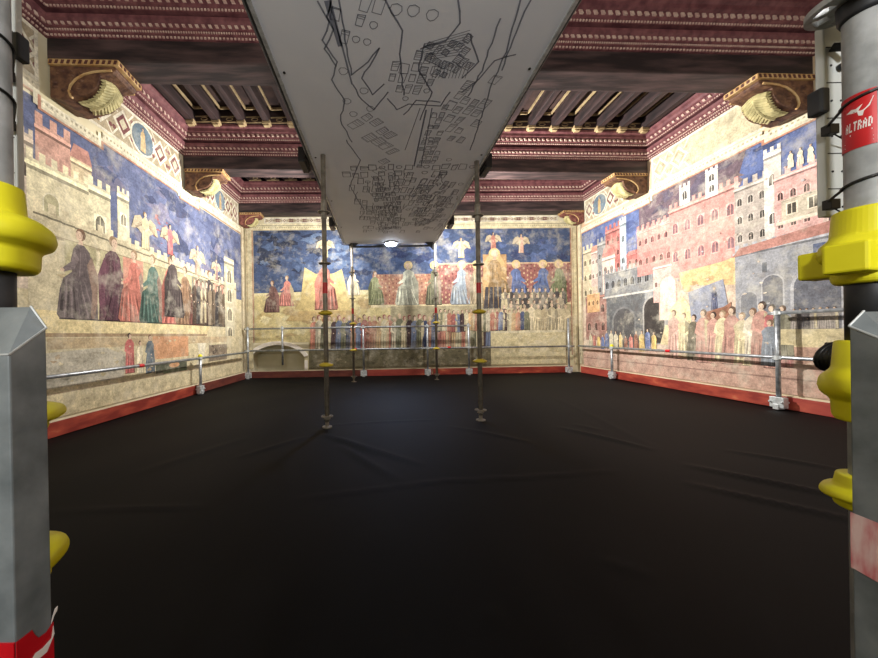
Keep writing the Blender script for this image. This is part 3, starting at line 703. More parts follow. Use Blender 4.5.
# ---- back wall: u from the left corner
def back_paint(): return Paint(BL, dirB, nB)
random.seed(37); p = back_paint(); W = LB; top = H(2.42)
u0, u1 = .20, W-.17
p.rect(u0, .80, u1, top, (46,70,112)); streaks(p, 70, u0, 3.0, 1.9, top, [(40,54,86),(60,88,132),(34,46,74),(72,100,140),(50,60,84)], .06, .4)
streaks(p, 50, 3.0, u1, 2.3, top, [(42,66,122),(58,88,144),(36,54,100)], .06, .35)
p.rect(u0, .795, 3.3, 1.86, (204,186,112)); p.rect(1.42, .50, 3.3, .90, (196,178,112)); p.poly([(u0,1.86),(3.3,1.86),(3.3,1.98),(u0,1.92)], (214,200,140)); streaks(p, 40, u0, 3.2, .9, 1.85, [(190,166,92),(216,202,140),(178,150,84)], .05, .25)
p.rect(4.3, 1.20, u1, 2.55, (140,70,60)); 
random.seed(3)
for i in range(40):
    for j in range(12):
        if 4.32+i*.075 < u1: p.ell(4.33+i*.083, 1.3+j*.107+(.05 if i % 2 else 0), .022, .03, random.choice([(186,140,96),(110,48,44),(196,160,110)]), 5)
p.rect(2.9, 1.60, 4.35, 2.32, (176,112,72))
for i in range(17):
    for j in range(8): p.ell(2.95+i*.083, 1.66+j*.09, .02, .026, random.choice([(206,160,100),(140,70,50)]), 5)
p.rect(2.85,1.56,u1,1.62,(214,196,140)); p.rect(4.3,2.53,u1,2.56,(200,160,110)); p.rect(3.3,.50,u1,1.58,(170,158,116))
# seated/standing dignitaries, generic
# raised seat left
p.poly([(1.0,1.35),(2.5,1.35),(2.35,1.75),(2.2,2.45),(2.0,2.35),(1.6,2.35),(1.35,2.5),(1.25,1.75)], (200,174,90)); p.poly([(.9,1.28),(2.7,1.28),(2.4,1.5),(1.1,1.5)], (190,158,80))
figure(p, 1.80, 1.52, 1.22, (160,82,58), True, False, wide=.95); figure(p, .95, 1.62, .72, (196,104,84), True, mirror=-1); figure(p, .62, 1.48, .75, (110,72,64), True, mirror=-1)
figure(p, 2.45, 1.85, .62, (214,200,160), True); figure(p, 2.95, 1.62, .80, (136,140,92), True); winged(p, 1.83, 2.72, .50, (206,182,120)); winged(p, 4.95, 2.68, .5, (206,182,120)); winged(p, 5.7, 2.85, .45, (176,96,70)) ; winged(p, 6.35, 2.78, .48, (206,150,120))
for u, c, sw in ((3.72,(206,206,176),1.15),(4.32,(110,110,80),.8),(4.95,(140,156,170),1.0),(5.30,(180,160,120),.8),(6.22,(72,96,150),1.1),(6.85,(60,92,150),1.15),(7.22,(130,140,96),.9)):
    figure(p, u, 1.60, 1.02, c, True, True, random.choice((1,-1)), hat=(206,176,120), wide=sw)
p.rect(5.45,1.6,6.0,2.75,(176,128,50)); p.ell(5.72,2.35,.26,.45,(190,150,70)); figure(p, 5.72, 1.52, 1.38, (150,116,56), True, True, hat=(206,190,150), wide=1.05)
for k in range(4): p.poly([(5.45+.12*k,1.5),(5.55+.12*k,1.5),(5.57+.1*k,2.0),(5.50+.1*k,2.0)], (70,68,74))
# kneeling/armoured group right
for r in range(3):
    for k in range(11-r):
        u = 5.95+k*.135+r*.07
        if u < u1-.08: figure(p, u, 1.42-.14*r, .56, random.choice([(92,88,84),(120,112,98),(74,70,70),(140,130,110),(160,150,124)]), wide=1.3)
for k in range(10): figure(p, 5.92+k*.16, .95+.02*math.sin(k*2), .66, random.choice([(190,176,132),(176,160,116),(90,86,84),(200,186,144)]), hat=(176,160,120), wide=1.4)
# procession
cs = [(176,96,60),(60,74,110),(196,184,140),(150,66,52),(120,120,90),(186,150,90),(96,110,140),(200,190,156),(170,110,70),(80,60,60)]
for k in range(40):
    u = 1.55+k*.115; figure(p, u, .60+.02*math.sin(k*1.9), .80+.03*math.sin(k*2.7), cs[(k*7+k//3)%10], hat=random.choice([(150,60,50),(110,70,50),(196,170,120)]), wide=.95)
for k in range(22): figure(p, 4.35+k*.1, .98+.02*math.sin(k), .52, cs[(k*3+1)%10], wide=1)
p.rect(.17+1.25, .18, 5.6, .62, (112,104,72)); p.rect(5.6,.20,7.35,.98,(206,192,136)); p.rect(5.6,.93,7.35,.98,(222,210,166)); streaks(p, 30, 5.62, 7.33, .44, .92, [(214,200,150),(196,180,122)], .05, .25)
streaks(p, 90, 1.5, 5.6, .22, .66, [(120,110,76),(90,84,58),(150,138,100)], .03, .12)
oc, cr = (170,120,80), (222,210,160)
p.rect(u0-.03, top, u1+.03, top+.02, (214,190,130)); p.rect(u0-.16, top+.02, u1+.16, top+.09, cr); p.rect(u0-.16, top+.09, u1+.16, top+.11, dk(cr,.75)); p.rect(u0-.1, top+.11, u1+.1, top+.15, cr)
for k in range(int(W/.05)-6): p.rect(.15+k*.05, top+.045, .15+k*.05+.025, top+.07, (176,162,110), 1)
for a, b in ((.03,.17),(W-.15,W-.04)): p.rect(a, .2, b, top+.02, (208,194,146)); p.rect(a+.02,.2,a+.035,top,(160,130,84))
p.rect(.17,.8,.20,top,oc); p.rect(W-.185,.4,W-.155,top,oc)
tag(p.build('mural'), 'wall painting with deep blue sky and rows of robed figures on the far wall', 'mural', 'wall paintings')
p = back_paint(); frieze(p, .45, W-.45, top+.15, H(2.712)); tag(p.build('painted_frieze'), 'narrow painted frieze on the far wall under the last beam', 'frieze', 'painted friezes')

# ------------------------------------------------------------------ toe boards
def toeboard(a, b, m, label, n):
    a = Vector(a); b = Vector(b); n = Vector(n).normalized()*.028; t = thing('toe_board', label, 'toe board', tuple((a+b)/2), 'red toe boards along the walls'); c = (a+b)/2
    mb = MB(); lo = [a-c, b-c, b-c+n, a-c+n]; mb.hexa([q+Vector((0,0,.006)) for q in lo]+[q+Vector((0,0,.152)) for q in lo]); mb.build('board', m, t, bevel=.004)
    mb = MB(); mb.hexa([q+Vector((0,0,.152)) for q in lo]+[q+Vector((0,0,.160)) for q in lo]); mb.build('lit_top_edge', M['lit_edge'], t)  # cream strip stands in for light caught along the board's top
GX = .05
lx = lambda y: (XL(y)+GX, y, 0)
rx = lambda y: (XR(y)-GX, y, 0)
toeboard(lx(.2), lx(5.42), M['red_board'], 'long red toe board at the foot of the left wall', (1,0,0))
toeboard(lx(5.44), lx(7.36), M['red_board_dark'], 'short dark red toe board at the far end of the left wall', (1,0,0))
bp = lambda u: tuple(PB(u, 0, .08))
toeboard(bp(.12), bp(2.70), M['red_board_dark'], 'dark brownish red toe board in front of the low arched doorway', nB)
toeboard(bp(2.72), bp(4.22), M['red_board_bright'], 'bright red toe board at the middle of the far wall', nB)
toeboard(bp(4.24), bp(7.45), M['red_board'], 'red brown toe board at the right half of the far wall', nB)
toeboard(rx(7.5), rx(6.48), M['red_board_bright'], 'short bright red toe board at the far end of the right wall', (-1,0,0))
toeboard(rx(6.46), rx(3.84), M['red_board'], 'mottled red toe board in the middle of the right wall', (-1,0,0))
toeboard(rx(3.82), rx(.2), M['red_board_bright'], 'pinkish red toe board at the near end of the right wall', (-1,0,0))

# ------------------------------------------------------------------ guard rails
def gpost(t, x, y, z0, z1, ax, cap=False, foot=True, rails=(), r=.022):
    mb = MB(); mb.tube((x,y,z0), (x,y,z1), r, 14); p_ = mb.build('post', M['rail'], t, smooth=True)
    if foot:
        mb = MB(); mb.obox((x,y,.085), ax, .070, .028, .060); mb.obox((x,y,.035), ax, .028, .04, .03)
        A = Vector(ax).normalized(); N_ = Vector((-A.y, A.x, 0))
        for s in (-1,1):
            q = Vector((x,y,.09))+A*(.058*s); mb.tube(q-N_*.045, q+N_*.045, .012, 8)
        mb.build('foot_clamp', M['clamp'], t, bevel=.004)
    for z in rails:
        mb = MB(); mb.tube((x,y,z-.025), (x,y,z+.025), r+.010, 12); mb.obox((x,y,z), ax, .045, .02, .016); mb.build('rail_clamp', M['clamp'], t)
    if cap:
        mb = MB(); mb.lathe([(.030,0),(.034,.012),(.028,.03),(.018,.045),(.004,.05)], 14, (x,y,z1-.006)); mb.build('end_cap', M['yellow'], t, smooth=True)
def grail(t, pts, r=.02):
    mb = MB(); mb.path(pts, r, 12); mb.build('rail', M['rail'], t, smooth=True)
gl = lambda y, z: (XL(y)+.15, y, z); gr_ = lambda y, z: (XR(y)-.15, y, z)
def gb(u, z): return tuple(PB(u, z, .22))
def redband(t, a, b):
    mb = MB(); mb.tube(a, b, .0235, 12); mb.build('red_band', M['red_tape'], t)
t = thing('guardrail', 'single rail on short posts along the left wall', 'guardrail', group='steel guardrails')
grail(t, [gl(.3,.585), gl(7.18,.60)]); gpost(t, *gl(5.43,0)[:2], .02, .62, (0,1,0), cap=True, rails=(.60,)); gpost(t, *gl(1.2,0)[:2], .02, .62, (0,1,0), cap=True, rails=(.588,))
redband(t, gl(4.1,.593), gl(4.18,.593))
t = thing('guardrail', 'two-rail steel guardrail along the far wall below the blue mural', 'guardrail', group='steel guardrails')
tl, ml = 1.11, .625
grail(t, [gb(.05,tl), gb(5.05,tl)]); grail(t, [gb(.05,ml), gb(7.42,ml-.015)])
for u, f in ((.12,1),(.88,0),(2.67,1),(4.10,1),(5.03,1)): gpost(t, *gb(u,0)[:2], .02 if f else .30, tl+.05, dirB, foot=bool(f), rails=(tl, ml))
gpost(t, *gb(7.30,0)[:2], .02, 1.24, dirB, foot=True, rails=(ml-.015,))
redband(t, gb(2.45,ml), gb(2.52,ml)); redband(t, gb(4.55,ml), gb(4.62,ml))
t = thing('guardrail', 'steel guardrail along the right wall rising to two rails at the near end', 'guardrail', group='steel guardrails')
grail(t, [gr_(7.45,.615), gr_(.3,.585)]); gpost(t, *gr_(6.42,0)[:2], .02, .635, (0,1,0), cap=True, rails=(.61,))
gpost(t, *gr_(3.79,0)[:2], .02, 1.16, (0,1,0), rails=(.598, 1.11)); grail(t, [gr_(3.87,1.11), gr_(.3,1.09)]); gpost(t, *gr_(1.5,0)[:2], .02, 1.16, (0,1,0), rails=(.59, 1.10))
redband(t, gr_(5.15,.606), gr_(5.23,.606))

# ------------------------------------------------------------------ canopy, its poles and lamp
CZ = H(1.84); CX0, CX1, CYN, CYF = -.68, 1.10, .1, 6.66
t = thing('printed_canopy', 'long grey canopy panel printed with a drawn town map, hung overhead', 'canopy', ((CX0+CX1)/2, 3.5, CZ))
o0 = Vector(((CX0+CX1)/2, 3.5, CZ))
mb = MB(); mb.box(CX0-o0.x, CX1-o0.x, CYN-3.5, CYF-3.5, 0, .018); panel = mb.build('panel', M['canopy'], t)
for x in (CX0-.012, CX1+.012):
    mb = MB(); mb.box(x-o0.x-.012, x-o0.x+.012, CYN-3.5, CYF-3.5, -.012, .045); mb.build('edge_frame', M['galv'], t, bevel=.003)
for x in (CX0-.05, CX1+.05):
    mb = MB(); mb.tube((x-o0.x, CYN-3.5, .05), (x-o0.x, CYF-3.5, .05), .022, 10); mb.build('support_tube', M['dark_metal'], t)
for y in (.5, 1.9, 3.42, 5.0, 6.60):
    mb = MB(); mb.tube((CX0-.05-o0.x, y-3.5, .05), (CX1+.05-o0.x, y-3.5, .05), .022, 10); mb.build('support_tube', M['dark_metal'], t)
for x in (CX0+.035, CX1-.035):
    for y in (1.2, 2.3, 3.4, 4.5, 5.6):
        mb = MB(); mb.lathe([(.010,-.004),(.010,0)], 8, (x-o0.x, y-3.5, 0)); mb.build('screw', M['dark_metal'], panel)
# far end cross bar and gussets below the panel
mb = MB(); xz = CX0+.09-o0.x; xw = CX1-.03-o0.x; yb = 6.60-3.5
mb.box(xz, xw, yb-.015, yb+.015, -.085, -.055)
mb.box(.10-.21-.16, .10-.21+.20, yb-.03, yb+.03, -.065, -.035)
mb.build('end_crossbar', M['dark_metal'], t)
for sx, x in ((1, xz), (-1, xw)): mb = MB(); mb.prism([(x, yb-.01, 0), (x+sx*.16, yb-.01, 0), (x+sx*.03, yb-.01, -.12), (x, yb-.01, -.12)], (0,.02,0)); mb.box(x-.02, x+.02, yb-.03, yb+.03, -.14, -.02); mb.build('gusset', M['dark_metal'], t)
# printed line drawing (generic street map) on the underside
class Ink(MB):
    def stroke(s, pts, wd):
        for a, b in zip(pts[:-1], pts[1:]):
            dx, dy = b[0]-a[0], b[1]-a[1]; l = math.hypot(dx, dy) or 1; ox, oy = -dy/l*wd/2, dx/l*wd/2
            ex, ey = dx/l*wd*.3, dy/l*wd*.3
            s.face([(a[0]+ox-ex-o0.x,a[1]+oy-ey-3.5,-.0012),(b[0]+ox+ex-o0.x,b[1]+oy+ey-3.5,-.0012),(b[0]-ox+ex-o0.x,b[1]-oy+ey-3.5,-.0012),(a[0]-ox-ex-o0.x,a[1]-oy-ey-3.5,-.0012)])
random.seed(8); ik = Ink()
K = lambda x, y: tuple(px(x, y, (0,0,CZ), (0,0,1)))[:2]
def wob(pts, amp, wd, step=.05):
    out = []
    for a, b in zip(pts[:-1], pts[1:]):
        L = math.hypot(b[0]-a[0], b[1]-a[1]); n = max(1, int(L/step))
        for i in range(n): f_ = i/n; out.append((a[0]+(b[0]-a[0])*f_+random.uniform(-amp,amp), a[1]+(b[1]-a[1])*f_+random.uniform(-amp,amp)))
    out.append(pts[-1]); ik.stroke(out, wd)
# contour lines and paths
for line in ([(318,0),(330,22),(322,40),(338,62),(332,80),(345,100),(340,120),(352,142)], [(332,0),(326,16),(334,30),(325,48),(336,66)],
             [(340,0),(345,40),(352,75),(368,62),(380,48),(362,78),(372,95),(384,84)], [(352,84),(362,100),(374,110),(388,92)],
             [(385,0),(402,30),(400,60),(404,95)], [(420,48),(446,40),(460,22),(458,0)], [(424,44),(418,70),(432,92),(420,120)], [(470,34),(478,62),(462,78)],
             [(500,18),(482,70),(468,96)], [(520,0),(506,52),(492,84),(470,150)], [(530,0),(512,40),(502,70)], [(515,55),(495,60),(478,80),(462,92)],
             [(388,98),(396,110),(408,104),(440,106),(450,92)], [(346,140),(360,160),(350,186),(364,210)], [(404,115),(416,100),(440,102)]):
    wob([K(*q) for q in line], .006, .010)
def block(x, y, w_, h, hatch=5, wd=.006, ang=0, fill=False):
    c = K(x, y); ca, sa = math.cos(ang), math.sin(ang)
    R = lambda a, b: (c[0]+a*ca-b*sa, c[1]+a*sa+b*ca)
    ik.stroke([R(-w_,-h),R(w_,-h),R(w_,h),R(-w_,h),R(-w_,-h)], wd)
    for k in range(hatch):
        g = -1+2*(k+.5)/hatch; ik.stroke([R(-w_, g*h), R(w_, g*h)], wd*.7)
def tree(x, y, r):
    c = K(x, y); ik.stroke([(c[0]+r*(1+.2*math.sin(5*g))*math.cos(g), c[1]+r*(1+.2*math.cos(4*g))*math.sin(g)) for g in [2*PI*k/9 for k in range(10)]], .006)
def dense(poly_px, n, kinds, s0=.02, s1=.05, ang=.2):
    xs = [q[0] for q in poly_px]; ys = [q[1] for q in poly_px]; c = 0
    def inside(x, y):
        r = False; m = len(poly_px)
        for i in range(m):
            (xa, ya), (xb, yb_) = poly_px[i], poly_px[i-1]
            if (ya > y) != (yb_ > y) and x < (xb-xa)*(y-ya)/(yb_-ya)+xa: r = not r
        return r
    while c < n:
        x, y = random.uniform(min(xs), max(xs)), random.uniform(min(ys), max(ys))
        if not inside(x, y): continue
        c += 1; k = random.choice(kinds)
        if k == 'b': block(x, y, random.uniform(s0,s1), random.uniform(s0,s1)*1.5, random.randint(2,6), .005, random.choice([ang, ang+.3, ang-.5]))
        elif k == 't': tree(x, y, random.uniform(s0,s1)*.8)
        else:
            a = K(x, y); wob([a, (a[0]+random.uniform(-.1,.1), a[1]+random.uniform(-.25,.25))], .01, .006)
def town(poly_px, step, ang, fill=.85, hatch=(0,5), trees=.12, wd=.0045, stretch=1.4):
    """plots laid out in rows inside the outline, as on a street map"""
    P2 = [K(*q) for q in poly_px]; ca, sa = math.cos(ang), math.sin(ang)
    Q = [(x*ca+y*sa, -x*sa+y*ca) for x, y in P2]
    def inside(x, y):
        r = False
        for i in range(len(Q)):
            (xa, ya), (xb, yb_) = Q[i], Q[i-1]
            if (ya > y) != (yb_ > y) and x < (xb-xa)*(y-ya)/(yb_-ya)+xa: r = not r
        return r
    x0, x1 = min(q[0] for q in Q), max(q[0] for q in Q); y0, y1 = min(q[1] for q in Q), max(q[1] for q in Q)
    sy = step*stretch; i = 0
    for a in range(int((x1-x0)/step)+1):
        for b in range(int((y1-y0)/sy)+1):
            x = x0+(a+.5)*step+random.uniform(-.1,.1)*step; y = y0+(b+.5)*sy+random.uniform(-.15,.15)*sy
            if not inside(x, y) or random.random() > fill: continue
            W_ = lambda p_, q_: (p_*ca-q_*sa, p_*sa+q_*ca)
            if random.random() < trees:
                r = step*.32; ik.stroke([W_(x+r*(1+.2*math.sin(5*g))*math.cos(g), y+r*math.sin(g)) for g in [2*PI*k/8 for k in range(9)]], wd); continue
            hw, hh = step*random.uniform(.28,.44), sy*random.uniform(.28,.44); sk = random.uniform(-.15,.15)*step
            ik.stroke([W_(x-hw,y-hh),W_(x+hw,y-hh+sk),W_(x+hw+sk,y+hh),W_(x-hw,y+hh),W_(x-hw,y-hh)], wd)
            for k in range(random.randint(*hatch)):
                g = -1+2*(k+.5)/5; ik.stroke([W_(x-hw,y+g*hh), W_(x+hw,y+g*hh)], wd*.8)
town([(330,0),(382,0),(384,30),(362,46),(340,40)], .075, .3, .8, (0,2), .45)
town([(392,58),(420,50),(438,60),(434,96),(402,102),(392,80)], .07, .15)
town([(426,46),(472,32),(468,70),(436,78)], .055, .5, .98, (3,5), 0)
town([(386,8),(440,4),(446,20),(420,36),(400,24)], .11, .2, .35, (0,2), .6)
town([(462,84),(508,58),(490,92),(466,150),(448,166),(446,110)], .085, .35, .8, (1,5), .06)
town([(432,112),(446,104),(436,166),(416,166)], .06, .1, .95, (1,5))
town([(352,120),(372,112),(404,150),(380,172)], .11, .9, .85, (2,5), .05)
town([(340,60),(372,84),(378,112),(350,120)], .10, .4, .5, (0,1), .7)
town([(348,176),(466,172),(456,200),(436,232),(364,232)], .095, .12, .62, (0,5), .15, .007, 2.2)
town([(372,176),(400,174),(400,228),(376,230)], .06, -.1, .8, (1,5), 0, .007, 2.5)
town([(412,176),(450,174),(440,222),(414,226)], .07, .2, .7, (1,5), .1, .007, 2.0)
town([(340,166),(474,163),(472,172),(344,176)], .10, .0, .7, (0,3), .2, .007)
for k in range(60):
    a = K(random.uniform(356,458), random.uniform(178,230)); wob([a, (a[0]+random.uniform(-.08,.08), a[1]+random.uniform(-.35,.35))], .012, .007)
for k in range(11): ik.stroke([K(436+3.5*k,62), K(432+3.3*k,78)], .004)
for k in range(9): ik.stroke([K(424,44+2*k) , K(470-1*k,30+3*k)], .004)
ik.stroke([K(426,110), K(414,166)], .014); ik.stroke([K(432,108), K(421,166)], .008); ik.stroke([K(420,108), K(405,150)], .006)
ik.stroke([K(330,0), K(352,84)], .012); ik.stroke([K(327,2), K(340,45)], .03)
ik.build('line_print', M['ink'], panel)

def rosette(mb, z, ro=.061, holes=True):
    mb.lathe([(.030,-.005),(.030,.005)], 20, (0,0,z))
    seg = 48
    def ring(r0, r1):
        for k in range(seg):
            a, b = 2*PI*k/seg, 2*PI*(k+1)/seg
            P = []
            for zz in (-.0045, .0045):
                P += [(r0*math.cos(a),r0*math.sin(a),z+zz),(r1*math.cos(a),r1*math.sin(a),z+zz),(r1*math.cos(b),r1*math.sin(b),z+zz),(r0*math.cos(b),r0*math.sin(b),z+zz)]
            mb.hexa(P)
    ring(.024, .036); ring(ro-.008, ro)
    for k in range(8):
        a = 2*PI*k/8; w_ = .13 if k % 2 else .2; P = []
        for zz in (-.0045, .0045):
            P += [(.034*math.cos(a-w_),.034*math.sin(a-w_),z+zz),(ro*.93*math.cos(a-w_*.7),ro*.93*math.sin(a-w_*.7),z+zz),(ro*.93*math.cos(a+w_*.7),ro*.93*math.sin(a+w_*.7),z+zz),(.034*math.cos(a+w_),.034*math.sin(a+w_),z+zz)]
        mb.hexa(P)
def standard(x, y, label):
    t = thing('scaffold_pole', label, 'scaffold pole', (x, y, 0), 'poles under the printed canopy')
    mb = MB(); mb.tube((0,0,.06), (0,0,CZ-.004), .024, 20); mb.build('tube', M['pole'], t, smooth=True)
    mb = MB(); mb.tube((0,0,.012), (0,0,.14), .019, 16); mb.lathe([(.05,.0),(.05,.012)], 20); mb.lathe([(.034,.085),(.034,.10)], 16); mb.build('base_jack', M['pole'], t)
    for z in (.115, .625, 1.155, 1.665, 2.185): mb = MB(); rosette(mb, z); mb.build('rosette', M['pole'], t)
    for z in (.635, 1.16):
        mb = MB(); mb.lathe([(.026,-.02),(.050,-.018),(.072,-.006),(.072,.008),(.045,.02),(.030,.026)], 24, (0,0,z)); mb.build('guard_cup', M['yellow_old'], t, smooth=True)
    mb = MB(); mb.tube((0,0,1.36), (0,0,1.47), .0255, 20); mb.build('red_band', M['red_tape'], t)
    mb = MB(); mb.tube((0,0,2.12), (0,0,2.30), .030, 20); mb.build('spigot', M['pole'], t)
    return t
s1 = standard(-.56, 3.35, 'front left pole under the printed canopy, with yellow cups')
for x, y, l in ((1.05, 3.52, 'front right pole under the printed canopy, with yellow cups'), (-.555, 6.58, 'far left thin pole under the printed canopy end'), (1.125, 6.72, 'far right thin pole under the printed canopy end')):
    dup(s1, (x, y, 0), None, l)

# hanging lamp below the far crossbar
lp = px(391, 243.5, (0, 6.55, 0), (0,1,0))
t = thing('floodlight', 'small bright lamp hanging from the crossbar at the far canopy end', 'lamp', tuple(lp))
mb = MB(); mb.lathe([(.03,.045),(.10,.03),(.125,.0),(.12,-.004)], 24); mb.build('housing', M['dark_metal'], t, smooth=True)
em = bpy.data.materials.new('lamp_glow'); em.use_nodes = True
b_ = em.node_tree.nodes['Principled BSDF']; b_.inputs['Emission Color'].default_value = (.78,.86,1,1); b_.inputs['Emission Strength'].default_value = 14
mb = MB(); mb.lathe([(.118,-.005),(.11,-.025),(.07,-.045),(.01,-.05)], 24); mb.build('diffuser', em, t, smooth=True)
area('floodlight_beam', (lp.x, lp.y-.02, lp.z-.07), (lp.x-.05, lp.y-1.5, 0), .16, .16, 9, (.5,.64,1.0), 75)

# floodlight bodies along the canopy, nearest four added; fill lamps added behind camera
flab = ['beside the far left pole', 'beside the far right pole', 'on the left edge beside the front left pole', 'on the right edge beside the front right pole', 'on the left edge over the camera, added as fill', 'on the right edge over the camera, added as fill', 'on the left, behind the camera, added as fill', 'on the right, behind the camera, added as fill']
fl0 = None
for i, (x, y, _) in enumerate(FIX):
    lab = 'black floodlight facing the wall '+flab[i]
    rot = 0 if x > 0 else PI
    if fl0 is None:
        fl0 = t = thing('wall_floodlight', lab, 'floodlight', (x, y, 2.86), 'floodlights along the canopy edges', rot)
        mb = MB(); mb.box(-.02, .05, -.13, .13, -.08, .08); mb.build('body', M['black'], t, bevel=.006)
        for z in (-.055, .0, .055):
            mb = MB(); mb.box(-.04, -.018, -.12, .12, z-.006, z+.006); mb.build('cooling_fin', M['black'], t)
        mb = MB(); mb.box(-.06, .0, -.02, .02, -.02, .0); mb.build('bracket', M['dark_metal'], t)
    else: dup(fl0, (x, y, 2.86), rot, lab)
for y, l in ((4.5, 'farther from the camera'), (2.3, 'nearer the camera')):
    t = thing('fill_uplight', 'black uplight added unseen on top of the printed canopy, '+l, 'floodlight', (.2, y, CZ+.075))  # unseen body added to go with the ceiling fill
    mb = MB(); mb.box(-.17, .17, -.17, .17, .02, .13); mb.build('body', M['black'], t, bevel=.008)
    for sx in (-.12, .12): mb = MB(); mb.box(sx-.015, sx+.015, -.15, .15, -.003, .02); mb.build('foot', M['dark_metal'], t)
for x in (-.55, .75):
    t = thing('fill_lamp', 'black fill lamp added on a stand behind the camera, on the %s' % ('left' if x < 0 else 'right'), 'lamp', (x, -1.42, 0))
    mb = MB(); mb.box(-.19, .19, -.05, .03, 1.61, 1.89); mb.build('body', M['black'], t, bevel=.008)
    mb = MB(); mb.tube((0,0,.02), (0,0,1.61), .018, 12); mb.build('pole', M['dark_metal'], t)
    for k in range(3): mb = MB(); a = 2*PI*k/3; mb.tube((0,0,.35), (.3*math.cos(a),.3*math.sin(a),.012), .010, 8); mb.build('leg', M['dark_metal'], t)

# ------------------------------------------------------------------ foreground standards
def guard(name, t, z, rad=.06, wing=False, rot=0, tall=1.0):
    mb = MB(); k_ = tall; r = rad
    mb.lathe([(.026,.062*k_),(.036,.062*k_),(.038,.034*k_),(.039,.022*k_),(r*.80,.018*k_),(r*.96,.009*k_),(r,-.004),(r*.95,-.014*k_),(r*.74,-.022*k_),(r*.72,-.046*k_),(r*.64,-.052*k_),(.026,-.052*k_)], 48, (0,0,z),
             lobe=(lambda g, q: 1+.035*math.cos(4*(g+rot))*(q > .042)))
    if wing:
        for k in range(4):
            a = rot+k*PI/2; d = Vector((math.cos(a), math.sin(a), 0)); mb.obox(Vector((0,0,z-.016))+d*.044, d, .024, .022, .022); mb.obox(Vector((0,0,z+.040))+d*.022, d, .013, .012, .016)
    return mb.build(name, M['yellow'], t, smooth=not wing, bevel=.004)
NY = .50
